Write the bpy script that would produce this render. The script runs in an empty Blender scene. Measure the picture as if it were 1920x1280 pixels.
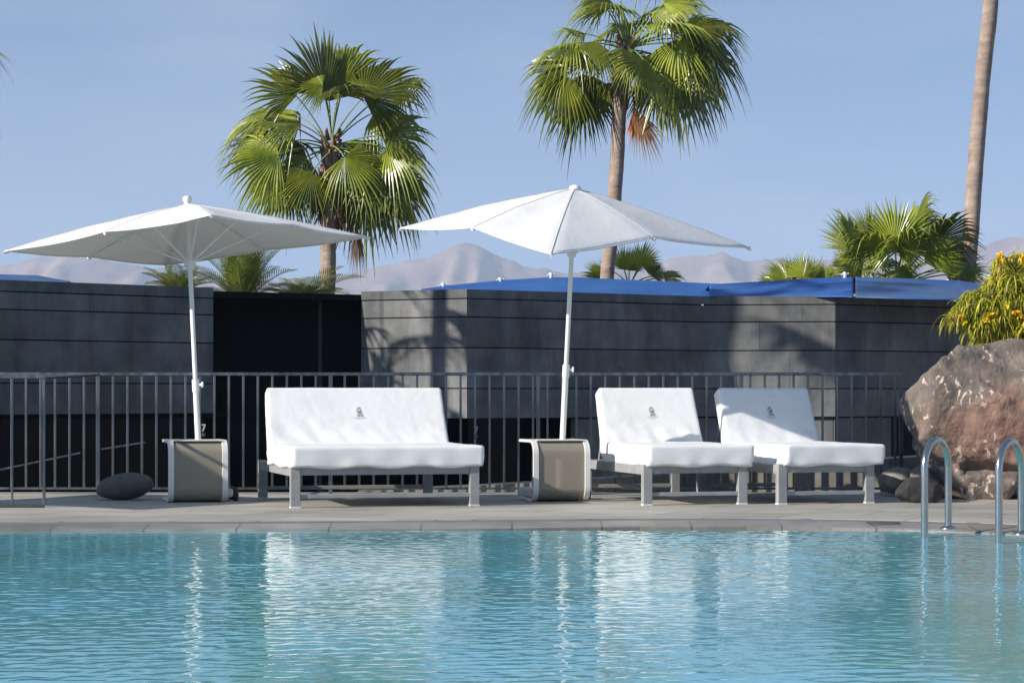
import bpy, bmesh, math, random
import numpy as np
from mathutils import Vector, Matrix, noise
from mathutils.bvhtree import BVHTree
C = bpy.context.scene.collection
R = math.radians
# ------------------------------------------------------------------ camera, world, sun, exposure
F, H, HZ, CX = 4400.0, 0.87, 735.0, 960.0      # focal length in photo pixels, eye height, horizon row, centre column
cam = bpy.data.objects.new('camera', bpy.data.cameras.new('camera')); C.objects.link(cam)
cam.location = (0, 0, H); cam.rotation_euler = (R(90), 0, 0)
cam.data.lens = 36 * F / 1920; cam.data.sensor_width = 36; cam.data.shift_y = (HZ - 640) / 1920
cam.data.clip_start = 0.1; cam.data.clip_end = 60000
bpy.context.scene.camera = cam
SUN_EL, SUN_AZ = 25.5, 28.0                    # elevation; azimuth in front of pure left
w = bpy.data.worlds.new('World'); bpy.context.scene.world = w; w.use_nodes = True
wn = w.node_tree.nodes; wl = w.node_tree.links
bg = wn['Background']; sky = wn.new('ShaderNodeTexSky'); sky.sky_type = 'NISHITA'; sky.sun_disc = False
sky.sun_elevation = R(SUN_EL); sky.sun_rotation = R(90 - (180 + SUN_AZ))
sky.air_density = 1.0; sky.dust_density = 0.2; sky.ozone_density = 1.6; sky.altitude = 0
tc = wn.new('ShaderNodeTexCoord'); sep = wn.new('ShaderNodeSeparateXYZ'); com = wn.new('ShaderNodeCombineXYZ')
mz = wn.new('ShaderNodeMath'); mz.operation = 'MULTIPLY_ADD'; mz.inputs[1].default_value = 1.1; mz.inputs[2].default_value = 0.20
wl.new(tc.outputs['Generated'], sep.inputs[0]); wl.new(sep.outputs[0], com.inputs[0]); wl.new(sep.outputs[1], com.inputs[1])
wl.new(sep.outputs[2], mz.inputs[0]); wl.new(mz.outputs[0], com.inputs[2]); wl.new(com.outputs[0], sky.inputs[0])
cn = wn.new('ShaderNodeTexNoise'); cn.inputs['Scale'].default_value = 5.5; cn.inputs['Detail'].default_value = 5; cn.inputs['Distortion'].default_value = .6
cmap = wn.new('ShaderNodeMapping'); cmap.inputs['Scale'].default_value = (1, 1, 3.2); wl.new(tc.outputs['Generated'], cmap.inputs[0]); wl.new(cmap.outputs[0], cn.inputs[0])
cr0 = wn.new('ShaderNodeMapRange'); cr0.inputs[1].default_value = .42; cr0.inputs[2].default_value = .75; cr0.inputs[3].default_value = 0; cr0.inputs[4].default_value = .42; wl.new(cn.outputs[0], cr0.inputs[0])
cmx = wn.new('ShaderNodeMix'); cmx.data_type = 'RGBA'; wl.new(cr0.outputs[0], cmx.inputs[0]); wl.new(sky.outputs[0], cmx.inputs[6]); cmx.inputs[7].default_value = (4.2, 4.3, 5.0, 1)
wb = wn.new('ShaderNodeMix'); wb.data_type = 'RGBA'; wb.blend_type = 'MULTIPLY'; wb.inputs[0].default_value = 1; wl.new(cmx.outputs[2], wb.inputs[6]); wb.inputs[7].default_value = (.87, 1.01, 1.13, 1)
wl.new(wb.outputs[2], bg.inputs[0]); bg.inputs[1].default_value = 0.093
sd = bpy.data.lights.new('sun', 'SUN'); sd.energy = 5.0; sd.angle = R(0.53); sd.color = (1.0, 0.935, 0.84)
sun = bpy.data.objects.new('sun', sd); C.objects.link(sun)
S = Vector((-math.cos(R(SUN_AZ)) * math.cos(R(SUN_EL)), -math.sin(R(SUN_AZ)) * math.cos(R(SUN_EL)), math.sin(R(SUN_EL))))
sun.rotation_euler = S.to_track_quat('Z', 'Y').to_euler(); sun.location = (-20, -10, 20)
vs = bpy.context.scene.view_settings
vs.view_transform = 'Standard'; vs.look = 'None'; vs.exposure = 0.52; vs.gamma = 1.0
cy = bpy.context.scene.cycles
cy.use_denoising = True; cy.max_bounces = 10; cy.transparent_max_bounces = 16; cy.volume_bounces = 1
cy.caustics_reflective = False; cy.caustics_refractive = False; cy.sample_clamp_indirect = 6

def P(px, py, D): return Vector(((px - CX) / F * D, D, H + (HZ - py) / F * D))
def G(px, py): D = F * H / (py - HZ); return Vector(((px - CX) / F * D, D, 0))

# ------------------------------------------------------------------ helpers
def tag(o, label=None, cat=None, group=None, kind=None):
    if label: o['label'] = label
    if cat: o['category'] = cat
    if group: o['group'] = group
    if kind: o['kind'] = kind
    return o
def empty(name, loc, rz=0, **k):
    o = bpy.data.objects.new(name, None); C.objects.link(o); o.location = loc; o.rotation_euler = (0, 0, rz)
    o.empty_display_size = 0.1
    return tag(o, **k)
def copy_tree(o, parent=None):
    c = o.copy(); C.objects.link(c); c.parent = parent
    for ch in list(o.children): copy_tree(ch, c)
    return c
class MB:
    def __init__(s): s.v = []; s.f = []; s.sm = []; s.tint = None
    def add(s, vs, fs, smooth=False):
        n = len(s.v); s.v += [tuple(p) for p in vs]; s.f += [tuple(i + n for i in f) for f in fs]; s.sm += [smooth] * len(fs); return s
    def box(s, x0, x1, y0, y1, z0, z1, M=None):
        vs = [Vector((x, y, z)) for z in (z0, z1) for y in (y0, y1) for x in (x0, x1)]
        if M: vs = [M @ p for p in vs]
        return s.add(vs, [(0, 2, 3, 1), (4, 5, 7, 6), (0, 1, 5, 4), (1, 3, 7, 5), (3, 2, 6, 7), (2, 0, 4, 6)])
    def tube(s, pts, r, n=12, cap=True, smooth=True):
        pts = [Vector(p) for p in pts]; rs = r if isinstance(r, (list, tuple)) else [r] * len(pts)
        vs = []; t0 = (pts[1] - pts[0]).normalized(); u = t0.orthogonal().normalized()
        if abs(t0.z) < .9: u = t0.cross(Vector((0, 0, 1))).normalized()
        for i, p in enumerate(pts):
            t = (pts[min(i + 1, len(pts) - 1)] - pts[max(i - 1, 0)]).normalized()
            u = (u - t * u.dot(t)).normalized(); b = t.cross(u)
            for k in range(n):
                a = 2 * math.pi * k / n; vs.append(p + (u * math.cos(a) + b * math.sin(a)) * rs[i])
        fs = [(i * n + k, i * n + (k + 1) % n, (i + 1) * n + (k + 1) % n, (i + 1) * n + k) for i in range(len(pts) - 1) for k in range(n)]
        s.add(vs, fs, smooth)
        if cap: 
            s.add(vs[:n], [tuple(range(n))[::-1]]); s.add(vs[-n:], [tuple(range(n))])
        return s
    def lathe(s, prof, n=24, o=(0, 0, 0), M=None):
        vs = []
        for r_, z in prof:
            for k in range(n):
                a = 2 * math.pi * k / n; p = Vector((r_ * math.cos(a), r_ * math.sin(a), z)); vs.append((M @ p if M else p) + Vector(o))
        fs = [(i * n + k, i * n + (k + 1) % n, (i + 1) * n + (k + 1) % n, (i + 1) * n + k) for i in range(len(prof) - 1) for k in range(n)]
        return s.add(vs, fs, True)
    def prism(s, poly, axis, a, b):
        """poly in the two other axes, extruded along axis from a to b"""
        def mk(p, t): return {'x': (t, p[0], p[1]), 'y': (p[0], t, p[1]), 'z': (p[0], p[1], t)}[axis]
        n = len(poly); vs = [mk(p, a) for p in poly] + [mk(p, b) for p in poly]
        return s.add(vs, [tuple(range(n)), tuple(range(2 * n - 1, n - 1, -1))] + [(i, i + n, (i + 1) % n + n, (i + 1) % n) for i in range(n)])
    def build(s, name, m, parent=None, bevel=0, tint=False, fix=True):
        me = bpy.data.meshes.new(name); me.from_pydata(s.v, [], s.f); me.update()
        me.polygons.foreach_set('use_smooth', s.sm)
        if s.tint is not None:
            at = me.attributes.new('tint', 'FLOAT', 'POINT'); at.data.foreach_set('value', s.tint)
        if fix:
            b = bmesh.new(); b.from_mesh(me); bmesh.ops.recalc_face_normals(b, faces=b.faces); b.to_mesh(me); b.free()
        me.materials.append(m)
        o = bpy.data.objects.new(name, me); C.objects.link(o); o.parent = parent
        if bevel:
            md = o.modifiers.new('bevel', 'BEVEL'); md.width = bevel; md.segments = 2; md.limit_method = 'ANGLE'; md.angle_limit = R(40)
        return o
def rounded_box(L, W, T, r, nu, nv, nw):
    """surface lattice of a rounded box; returns (points in u,v,w, faces)"""
    idx = {}; vs = []; fs = []
    def V(i, j, k):
        if (i, j, k) in idx: return idx[(i, j, k)]
        p = Vector((L * i / nu, W * (j / nv - .5), T * (k / nw - .5)))
        q = Vector((min(max(p.x, r), L - r), min(max(p.y, -W / 2 + r), W / 2 - r), min(max(p.z, -T / 2 + r), T / 2 - r)))
        d = p - q
        if d.length > 1e-6: p = q + d.normalized() * min(r, d.length * 1.0 if d.length < r else r)
        idx[(i, j, k)] = len(vs); vs.append(p); return idx[(i, j, k)]
    for i in range(nu):
        for j in range(nv):
            fs.append((V(i, j, 0), V(i, j + 1, 0), V(i + 1, j + 1, 0), V(i + 1, j, 0))); fs.append((V(i, j, nw), V(i + 1, j, nw), V(i + 1, j + 1, nw), V(i, j + 1, nw)))
        for k in range(nw):
            fs.append((V(i, 0, k), V(i + 1, 0, k), V(i + 1, 0, k + 1), V(i, 0, k + 1))); fs.append((V(i, nv, k), V(i, nv, k + 1), V(i + 1, nv, k + 1), V(i + 1, nv, k)))
    for j in range(nv):
        for k in range(nw):
            fs.append((V(0, j, k), V(0, j, k + 1), V(0, j + 1, k + 1), V(0, j + 1, k))); fs.append((V(nu, j, k), V(nu, j + 1, k), V(nu, j + 1, k + 1), V(nu, j, k + 1)))
    return vs, fs

# ------------------------------------------------------------------ materials
def mat(name, c1, c2=None, scale=5, rough=.6, metal=0, bump=0, bscale=40, spec=.5, detail=6, trans=0, tint=None, stretch=None, ramp=(.35, .65), rough2=None, bdist=.01):
    m = bpy.data.materials.new(name); m.use_nodes = True; nt = m.node_tree; n = nt.nodes; l = nt.links
    b = n['Principled BSDF']; b.inputs['Roughness'].default_value = rough; b.inputs['Metallic'].default_value = metal
    b.inputs['Specular IOR Level'].default_value = spec
    t = n.new('ShaderNodeTexCoord'); src = t.outputs['Object']
    if stretch:
        mp = n.new('ShaderNodeMapping'); mp.inputs['Scale'].default_value = stretch; l.new(src, mp.inputs[0]); src = mp.outputs[0]
    if c2:
        nz = n.new('ShaderNodeTexNoise'); nz.inputs['Scale'].default_value = scale; nz.inputs['Detail'].default_value = detail; nz.inputs['Roughness'].default_value = .6
        l.new(src, nz.inputs['Vector'])
        cr = n.new('ShaderNodeValToRGB'); cr.color_ramp.elements[0].position = ramp[0]; cr.color_ramp.elements[1].position = ramp[1]
        cr.color_ramp.elements[0].color = (*c1, 1); cr.color_ramp.elements[1].color = (*c2, 1)
        l.new(nz.outputs[0], cr.inputs[0]); col = cr.outputs[0]
        if rough2 is not None:
            mr = n.new('ShaderNodeMapRange'); mr.inputs[3].default_value = rough; mr.inputs[4].default_value = rough2
            l.new(nz.outputs[0], mr.inputs[0]); l.new(mr.outputs[0], b.inputs['Roughness'])
    else:
        rg = n.new('ShaderNodeRGB'); rg.outputs[0].default_value = (*c1, 1); col = rg.outputs[0]
    if tint is not None:
        at = n.new('ShaderNodeAttribute'); at.attribute_name = 'tint'
        mr = n.new('ShaderNodeMapRange'); mr.inputs[3].default_value = 1 - tint; mr.inputs[4].default_value = 1 + tint; l.new(at.outputs['Fac'], mr.inputs[0])
        mx = n.new('ShaderNodeVectorMath'); mx.operation = 'SCALE'; l.new(col, mx.inputs[0]); l.new(mr.outputs[0], mx.inputs['Scale']); col = mx.outputs[0]
    l.new(col, b.inputs['Base Color'])
    if bump:
        bz = n.new('ShaderNodeTexNoise'); bz.inputs['Scale'].default_value = bscale; bz.inputs['Detail'].default_value = 6; l.new(src, bz.inputs['Vector'])
        bp = n.new('ShaderNodeBump'); bp.inputs['Strength'].default_value = bump; bp.inputs['Distance'].default_value = bdist
        l.new(bz.outputs[0], bp.inputs['Height']); l.new(bp.outputs[0], b.inputs['Normal'])
    if trans:
        tr = n.new('ShaderNodeBsdfTranslucent'); l.new(col, tr.inputs[0]); ms = n.new('ShaderNodeMixShader'); ms.inputs[0].default_value = trans
        l.new(b.outputs[0], ms.inputs[1]); l.new(tr.outputs[0], ms.inputs[2]); l.new(ms.outputs[0], n['Material Output'].inputs[0])
    return m
M = {}
M['deck'] = mat('deck_stone', (.36, .337, .287), (.52, .488, .42), 1.1, .75, bump=.25, bscale=60, stretch=(1, 2.2, 1), ramp=(.3, .7), detail=9)
M['coping'] = mat('coping_stone', (.20, .19, .165), (.34, .32, .28), 3, .35, bump=.3, bscale=30, ramp=(.3, .7))
M['gutter'] = mat('gutter_stone', (.15, .135, .12), (.24, .22, .195), 3, .7, bump=.3, bscale=30, ramp=(.3, .7))
M['gravel'] = mat('dry_ground', (.20, .16, .12), (.30, .25, .2), .3, .9)
M['stone'] = mat('basalt_cladding', (.105, .108, .108), (.215, .216, .21), 2.2, .75, bump=.5, bscale=35, tint=.16, ramp=(.3, .7), detail=10, spec=.3)
M['black'] = mat('black_void', (.004, .004, .005), None, rough=.7, spec=.15)
M['darkglass'] = mat('dark_glazing', (.003, .003, .004), None, rough=.12, spec=.12)
M['white'] = mat('white_paint', (.80, .79, .76), None, rough=.35)
M['towel'] = mat('white_terry', (.80, .80, .79), (.86, .86, .85), 3, .95, bump=.55, bscale=260, spec=.1, bdist=.004)
M['canopy'] = mat('white_canvas', (.86, .85, .83), (.89, .885, .87), 2, .9, bump=.3, bscale=18, spec=.1, trans=.16)
M['seam'] = mat('seam_thread', (.52, .51, .49), None, rough=.8)
M['frame'] = mat('grey_powdercoat', (.27, .275, .275), (.33, .335, .335), 9, .5, bump=.1, bscale=120)
M['foot'] = mat('pale_foot', (.7, .7, .68), None, rough=.5)
M['ink'] = mat('ink', (.10, .10, .11), None, rough=.8)
M['steel'] = mat('brushed_steel', (.13, .13, .13), (.29, .285, .27), 14, .28, 1.0, stretch=(1, 1, .15), rough2=.42)
M['chrome'] = mat('polished_steel', (.50, .47, .42), (.58, .55, .50), 8, .16, 1.0, rough2=.2)
M['tableframe'] = mat('table_frame', (.72, .71, .67), None, rough=.4)
M['rubber'] = mat('rubber', (.03, .03, .03), (.05, .05, .05), 20, .7)
M['parbase'] = mat('base_concrete', (.5, .5, .49), (.62, .62, .6), 12, .7)
M['pebble'] = mat('smooth_stone', (.085, .078, .068), (.14, .13, .115), 8, .8, bump=.3, bscale=80)
M['tanrock'] = mat('tan_stone', (.20, .18, .15), (.36, .33, .28), 6, .85, bump=.5, bscale=30)
M['darkrock'] = mat('dark_stone', (.022, .02, .02), (.05, .046, .043), 6, .9, bump=.6, bscale=25)
M['trunk'] = mat('palm_bark', (.25, .185, .145), (.43, .33, .265), 3, .9, bump=.7, bscale=7, stretch=(1, 1, 3), ramp=(.3, .7), bdist=.02, detail=10)
M['boot'] = mat('palm_boots', (.14, .07, .045), (.34, .19, .13), 9, .9, bump=.6, bscale=14, stretch=(1, 1, 2))
M['leaf'] = mat('fan_leaf', (.11, .15, .016), (.29, .315, .035), 2.5, .30, trans=.17, tint=.5, spec=.5)
M['leaf2'] = mat('feather_leaf', (.15, .19, .03), (.28, .31, .06), 5, .42, trans=.25, tint=.35)
M['petiole'] = mat('leaf_stalk', (.17, .25, .05), (.26, .34, .09), 5, .45)
M['dead'] = mat('dead_leaf', (.20, .11, .06), (.32, .18, .09), 5, .9, trans=.25, tint=.4)
M['rust'] = mat('orange_dead_leaf', (.55, .17, .04), (.70, .27, .07), 6, .85, trans=.25, tint=.3)
M['blue'] = mat('blue_awning_cloth', (.028, .10, .38), (.05, .17, .46), 1.2, .55, bump=.15, bscale=6, trans=.15)
M['bluegrey'] = mat('faded_blue_cloth', (.04, .13, .40), (.10, .18, .33), 1.3, .35, bump=.2, bscale=5, trans=.2, ramp=(.42, .58))
M['fleaf'] = mat('lime_leaf', (.20, .25, .015), (.52, .46, .03), 9, .5, trans=.3, tint=.45)
M['flower'] = mat('orange_petal', (.80, .42, .01), (.90, .62, .02), 9, .6, trans=.2)
M['pinkbract'] = mat('pink_bract', (.45, .17, .08), (.5, .28, .12), 9, .7, trans=.2)
M['twig'] = mat('twig', (.10, .07, .045), None, rough=.9)
M['hwhite'] = mat('house_render', (.78, .77, .74), (.82, .81, .79), 2, .8)
M['pooltile'] = mat('pool_tile', (.10, .30, .36), (.16, .38, .45), 6, .3)

def slabs(m, sx, sy, rotz, dark):
    nt = m.node_tree; n = nt.nodes; l = nt.links; b = n['Principled BSDF']; src = b.inputs['Base Color'].links[0].from_socket
    t = n.new('ShaderNodeTexCoord'); mp = n.new('ShaderNodeMapping'); mp.inputs['Rotation'].default_value = (0, 0, rotz); l.new(t.outputs['Object'], mp.inputs[0])
    br = n.new('ShaderNodeTexBrick'); br.inputs['Scale'].default_value = 1; br.inputs['Brick Width'].default_value = sx; br.inputs['Row Height'].default_value = sy
    br.inputs['Mortar Size'].default_value = .008; br.inputs['Mortar Smooth'].default_value = .2; br.inputs['Color1'].default_value = (1, 1, 1, 1); br.inputs['Color2'].default_value = (.80, .80, .79, 1); br.inputs['Mortar'].default_value = (dark, dark, dark, 1)
    l.new(mp.outputs[0], br.inputs[0]); mx = n.new('ShaderNodeMix'); mx.data_type = 'RGBA'; mx.blend_type = 'MULTIPLY'; mx.inputs[0].default_value = 1
    nz = n.new('ShaderNodeTexNoise'); nz.inputs['Scale'].default_value = .45; nz.inputs['Detail'].default_value = 8; l.new(t.outputs['Object'], nz.inputs[0])
    mr = n.new('ShaderNodeMapRange'); mr.inputs[1].default_value = .3; mr.inputs[2].default_value = .7; mr.inputs[3].default_value = .78; mr.inputs[4].default_value = 1.15; l.new(nz.outputs[0], mr.inputs[0])
    sc = n.new('ShaderNodeVectorMath'); sc.operation = 'SCALE'; l.new(src, sc.inputs[0]); l.new(mr.outputs[0], sc.inputs['Scale'])
    l.new(sc.outputs[0], mx.inputs[6]); l.new(br.outputs['Color'], mx.inputs[7]); l.new(mx.outputs[2], b.inputs['Base Color'])
def streaks(m, lo, hi, sc=(2.2, 2.2, .35)):
    nt = m.node_tree; n = nt.nodes; l = nt.links; b = n['Principled BSDF']; src = b.inputs['Base Color'].links[0].from_socket
    t = n.new('ShaderNodeTexCoord'); mp = n.new('ShaderNodeMapping'); mp.inputs['Scale'].default_value = sc; l.new(t.outputs['Object'], mp.inputs[0])
    nz = n.new('ShaderNodeTexNoise'); nz.inputs['Scale'].default_value = 1.6; nz.inputs['Detail'].default_value = 8; nz.inputs['Roughness'].default_value = .65; l.new(mp.outputs[0], nz.inputs[0])
    mr = n.new('ShaderNodeMapRange'); mr.inputs[1].default_value = .32; mr.inputs[2].default_value = .66; mr.inputs[3].default_value = lo; mr.inputs[4].default_value = hi; l.new(nz.outputs[0], mr.inputs[0])
    sc_ = n.new('ShaderNodeVectorMath'); sc_.operation = 'SCALE'; l.new(src, sc_.inputs[0]); l.new(mr.outputs[0], sc_.inputs['Scale']); l.new(sc_.outputs[0], b.inputs['Base Color'])
streaks(M['stone'], .68, 1.22); streaks(M['trunk'], .75, 1.15, (3, 3, 1.5))
slabs(M['deck'], .9, .6, R(24), .45); slabs(M['coping'], .6, 5, R(0), .5)
# ------------------------------------------------------------------ ground, terrace, pool
m = MB(); m.box(-9000, 9000, -2000, 9000, -3.6, -3.0)
tag(m.build('ground', M['gravel']), kind='structure')
def mesa(name, hill_fn, x0, x1, y0, y1, nx, ny, material):
    X = np.linspace(x0, x1, nx); Y = np.linspace(y0, y1, ny); vs = []; fs = []
    for y in Y:
        for x in X: vs.append((x, y, hill_fn(x, y)))
    for j in range(ny - 1):
        for i in range(nx - 1): a = j * nx + i; fs.append((a, a + 1, a + nx + 1, a + nx))
    mb = MB(); mb.add(vs, fs, True); return mb.build(name, material)
HD = 4200.0
prof = [(-400, 500), (-100, 512), (0, 497), (60, 483), (110, 478), (170, 481), (230, 492), (300, 500), (420, 512), (540, 520), (600, 522), (660, 512), (720, 496), (775, 484), (795, 477), (830, 471), (852, 459), (870, 453), (888, 458), (915, 468), (945, 480), (990, 497), (1040, 510), (1090, 508), (1150, 500), (1225, 491), (1260, 484), (1300, 476), (1350, 475), (1390, 483), (1440, 484), (1500, 490), (1600, 480), (1700, 474), (1780, 463), (1845, 458), (1880, 447), (1930, 436), (2000, 440), (2400, 470)]
px_ = [p[0] for p in prof]; pz_ = [(HZ - p[1]) / F * HD for p in prof]
ridge_x = [(p - CX) / F * HD for p in px_]
def hill(x, y):
    d = (y - HD)
    off = 260 * noise.noise(Vector((x / 900, 3.1, 0)))
    base = float(np.interp(x, ridge_x, pz_))
    t = d / (1350 if d < 0 else 1500)
    f = max(0.0, 1 - abs(t)) ** 1.15
    ero = noise.fractal(Vector((x / 210, y / 420, 0.3)), 1.0, 2.1, 6)
    rid = 1 - abs(noise.noise(Vector((x / 150 + .0006 * d, y / 900, 5)))) * 2
    return base * f * (1 + .10 * ero * min(1, abs(t) * 5)) - (60 * (1 - rid) + 26 * abs(noise.noise(Vector((x / 50, y / 420, 9)))) * 2) * min(1, abs(t) * 7) * f + 9 * f * noise.fractal(Vector((x / 45, y / 70, 2)), 1.0, 2.0, 4) - 3.5 * (1 - f) - 1
M['hill'] = mat('hill_earth', (.13, .09, .085), (.32, .225, .20), .009, .95, detail=9, ramp=(.35, .65))
tag(mesa('hills', hill, -2400, 2400, 2800, 5700, 620, 150, M['hill']), kind='structure')

# pool edge polyline (photo column -> distance), joined into one smooth curve
edge_px = [(-600, 996), (0, 996), (480, 994.5), (900, 992), (1200, 988.5), (1400, 988), (1560, 990), (1680, 993), (1800, 997), (1920, 1003), (2100, 1016), (2300, 1040)]
edge = [Vector(((a - CX) * .903 / (b - HZ), F * .903 / (b - HZ), 0)) for a, b in edge_px]
edge = [Vector((-14, 14.55, 0))] + edge[1:] + [Vector((6.2, 10.5, 0)), Vector((7.0, 7.0, 0)), Vector((7.0, 1.0, 0))]
def shift_edge(d, z):
    out = []
    for i, p in enumerate(edge):
        t = (edge[min(i + 1, len(edge) - 1)] - edge[max(i - 1, 0)]).normalized(); nrm = Vector((-t.y, t.x, 0)); q = p + nrm * d; out.append(Vector((q.x, q.y, z)))
    return out
def strip(a, b): return [(i, i + 1, len(a) + i + 1, len(a) + i) for i in range(len(a) - 1)]
# deck: one slab with the pool edge cut into it, coping band a small step lower
inner = shift_edge(.56, 0.0)
outer = [Vector((-14, 20.45, 0))] + [Vector((max(p.x, -14) if p.x < 3.4 else 3.4 + (p.x - 3.4) * 3, 20.45, 0)) for p in inner[1:12]] + [Vector((14, 20.45, 0)), Vector((14, 12, 0)), Vector((14, 7, 0)), Vector((14, 1, 0))]
outer = outer[:len(inner)]
while len(outer) < len(inner): outer.append(Vector((14, 1, 0)))
m = MB(); n_ = len(inner)
m.add(inner + outer, strip(inner, outer))
lowi = [p - Vector((0, 0, .3)) for p in inner]; lowo = [p - Vector((0, 0, 3.1)) for p in outer]
m.add(inner + lowi, strip(inner, lowi)); m.add(outer + lowo, strip(outer, lowo))
tag(m.build('pool_deck', M['deck']), kind='structure')
bd0 = shift_edge(.558, -.004); bd1 = shift_edge(.303, -.008)
m = MB(); m.add(bd0 + bd1, strip(bd0, bd1), True); tag(m.build('pool_gutter', M['gutter']), kind='structure')
cp0 = shift_edge(.300, -.002); cp1 = shift_edge(.03, -.020); cp2 = shift_edge(0, -.028); cp3 = shift_edge(0.0, -.3)
m = MB(); m.add(cp0 + cp1, strip(cp0, cp1), True); m.add(cp1 + cp2, strip(cp1, cp2), True); m.add(cp2 + cp3, strip(cp2, cp3))
tag(m.build('pool_coping', M['coping']), kind='structure')
m = MB(); wl0 = shift_edge(.02, -.2); wl1 = shift_edge(.02, -1.5)
m.add(wl0 + wl1, strip(wl0, wl1)); m.box(-14, 8, -1, 15.4, -1.7, -1.5)
tag(m.build('pool_basin', M['pooltile']), kind='structure')
m = MB(); m.box(-14, 14, -6, -1, -.4, 0); tag(m.build('near_deck', M['deck']), kind='structure')

# water surface: real ripples
rng = np.random.default_rng(4)
xs = np.concatenate([np.arange(-14, -3.9, .25), np.arange(-3.9, 4.6, .017), np.arange(4.6, 8, .25)])
ys = np.concatenate([np.arange(-1, 7.2, .2), np.arange(7.2, 15.35, .0145)])
XX, YY = np.meshgrid(xs, ys)
ZZ = np.zeros_like(XX)
for i in range(110):
    lam = .055 * (4.2 ** (rng.random() ** 1.2)); k = 2 * math.pi / lam
    th = R(rng.normal(86, 60)); slope = .0056 * (1.35 if lam < .12 else .75)
    ZZ += slope / k * np.sin(k * (XX * math.cos(th) + YY * math.sin(th)) + rng.random() * 6.28 + 1.2 * np.sin(XX * 1.1 + i) + 1.2 * np.sin(YY * 1.3 + 2 * i))
gust = .8 + .22 * np.sin(XX * .7 + 1 + .8 * np.sin(YY * .4)) * np.sin(YY * .55) + .12 * np.sin(XX * 2.1 + YY * .9)
ZZ *= gust
ZZ -= .036
ny, nx = XX.shape
me = bpy.data.meshes.new('pool_water')
co = np.stack([XX, YY, ZZ], -1).reshape(-1, 3).astype(np.float32)
ii = (np.arange(ny - 1)[:, None] * nx + np.arange(nx - 1)[None, :]).reshape(-1)
q = np.stack([ii, ii + 1, ii + nx + 1, ii + nx], -1).astype(np.int32)
me.vertices.add(len(co)); me.vertices.foreach_set('co', co.ravel())
me.loops.add(q.size); me.loops.foreach_set('vertex_index', q.ravel())
me.polygons.add(len(q)); me.polygons.foreach_set('loop_start', np.arange(0, q.size, 4, dtype=np.int32))
me.update(calc_edges=True); me.polygons.foreach_set('use_smooth', np.ones(len(q), dtype=bool))
wm = bpy.data.materials.new('pool_water'); wm.use_nodes = True; n = wm.node_tree.nodes; l = wm.node_tree.links
b = n['Principled BSDF']; b.inputs['Roughness'].default_value = .03; b.inputs['IOR'].default_value = 1.33
t = n.new('ShaderNodeTexCoord')
nz = n.new('ShaderNodeTexNoise'); nz.inputs['Scale'].default_value = .8; nz.inputs['Detail'].default_value = 5; l.new(t.outputs['Object'], nz.inputs[0])
cr = n.new('ShaderNodeValToRGB'); cr.color_ramp.elements[0].position = .35; cr.color_ramp.elements[1].position = .68
cr.color_ramp.elements[0].color = (.13, .40, .42, 1); cr.color_ramp.elements[1].color = (.15, .50, .60, 1)
l.new(nz.outputs[0], cr.inputs[0]); l.new(cr.outputs[0], b.inputs['Base Color'])
mp = n.new('ShaderNodeMapping'); mp.inputs['Scale'].default_value = (1, 1.3, 1); l.new(t.outputs['Object'], mp.inputs[0])
bz = n.new('ShaderNodeTexNoise'); bz.inputs['Scale'].default_value = 38; bz.inputs['Detail'].default_value = 3; l.new(mp.outputs[0], bz.inputs[0])
bp = n.new('ShaderNodeBump'); bp.inputs['Strength'].default_value = .12; bp.inputs['Distance'].default_value = .003
l.new(bz.outputs[0], bp.inputs['Height']); l.new(bp.outputs[0], b.inputs['Normal'])
me.materials.append(wm); wo = bpy.data.objects.new('pool_water', me); C.objects.link(wo); tag(wo, kind='structure')

# ------------------------------------------------------------------ stone clad building
rnd = random.Random(7)
bld = empty('clad_building', (0, 30, -3), label='low building with dark grey stone cladding in zigzag facets behind the railing', cat='building')
def loc(o):   # world-space mesh under the building's empty
    o.location = (0, -30, 3); return o
def facet(a, b, zs, name='stone_cladding', depth=.12, seed=0, label=None):
    rr = random.Random(seed); a = Vector((*a, 0)); b = Vector((*b, 0)); d = (b - a); L = d.length; d.normalize(); nrm = Vector((-d.y, d.x, 0))
    mb = MB(); tint = []
    for k in range(len(zs) - 1):
        z1, z0 = zs[k] , zs[k + 1] + .014
        if k == 0: z1 = zs[0]
        s = 0; bl = rr.uniform(.5, 1.4)
        while s < L - 1e-4:
            e = min(L, s + bl)
            if L - e < .25: e = L
            ja = 0 if s == 0 else .0015; jb = 0 if e == L else .0015
            pr = rr.uniform(-.0015, .0015)
            pts = [a + d * (s + ja) - nrm * pr, a + d * (e - jb) - nrm * pr, a + d * (e - jb) + nrm * depth, a + d * (s + ja) + nrm * depth]
            n0 = len(mb.v)
            mb.prism([(p.x, p.y) for p in pts], 'z', z0, z1); tv = rr.random(); tint += [tv] * (len(mb.v) - n0)
            s = e; bl = rr.uniform(.9, 2.1)
    mb.tint = tint
    o = loc(mb.build(name, M['stone'], bld))
    if label: o['label'] = label
    # backing so that joints read black
    mb = MB(); aa = a + nrm * .03 + d * .004; bb = b + nrm * .03 - d * .004; cc = b + nrm * .11 - d * .004; dd = a + nrm * .11 + d * .004
    mb.prism([(p.x, p.y) for p in (aa, bb, cc, dd)], 'z', zs[-1] + .02, zs[0] - .01); loc(mb.build('backing', M['black'], bld))
ZS = [2.057, 1.943, 1.731, 1.377, .907, .556]
A0, A1, B0, BC, CD, DE, E1 = (-6.5, 23.77), (-3.4, 26.7), (-1.78, 27.7), (-.52, 27.06), (2.37, 29.08), (3.98, 28.9), (8.2, 31.7)
facet(A0, A1, [2.057, 1.76 + .17, 1.74, 1.42, .96, .62], seed=1)
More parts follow.
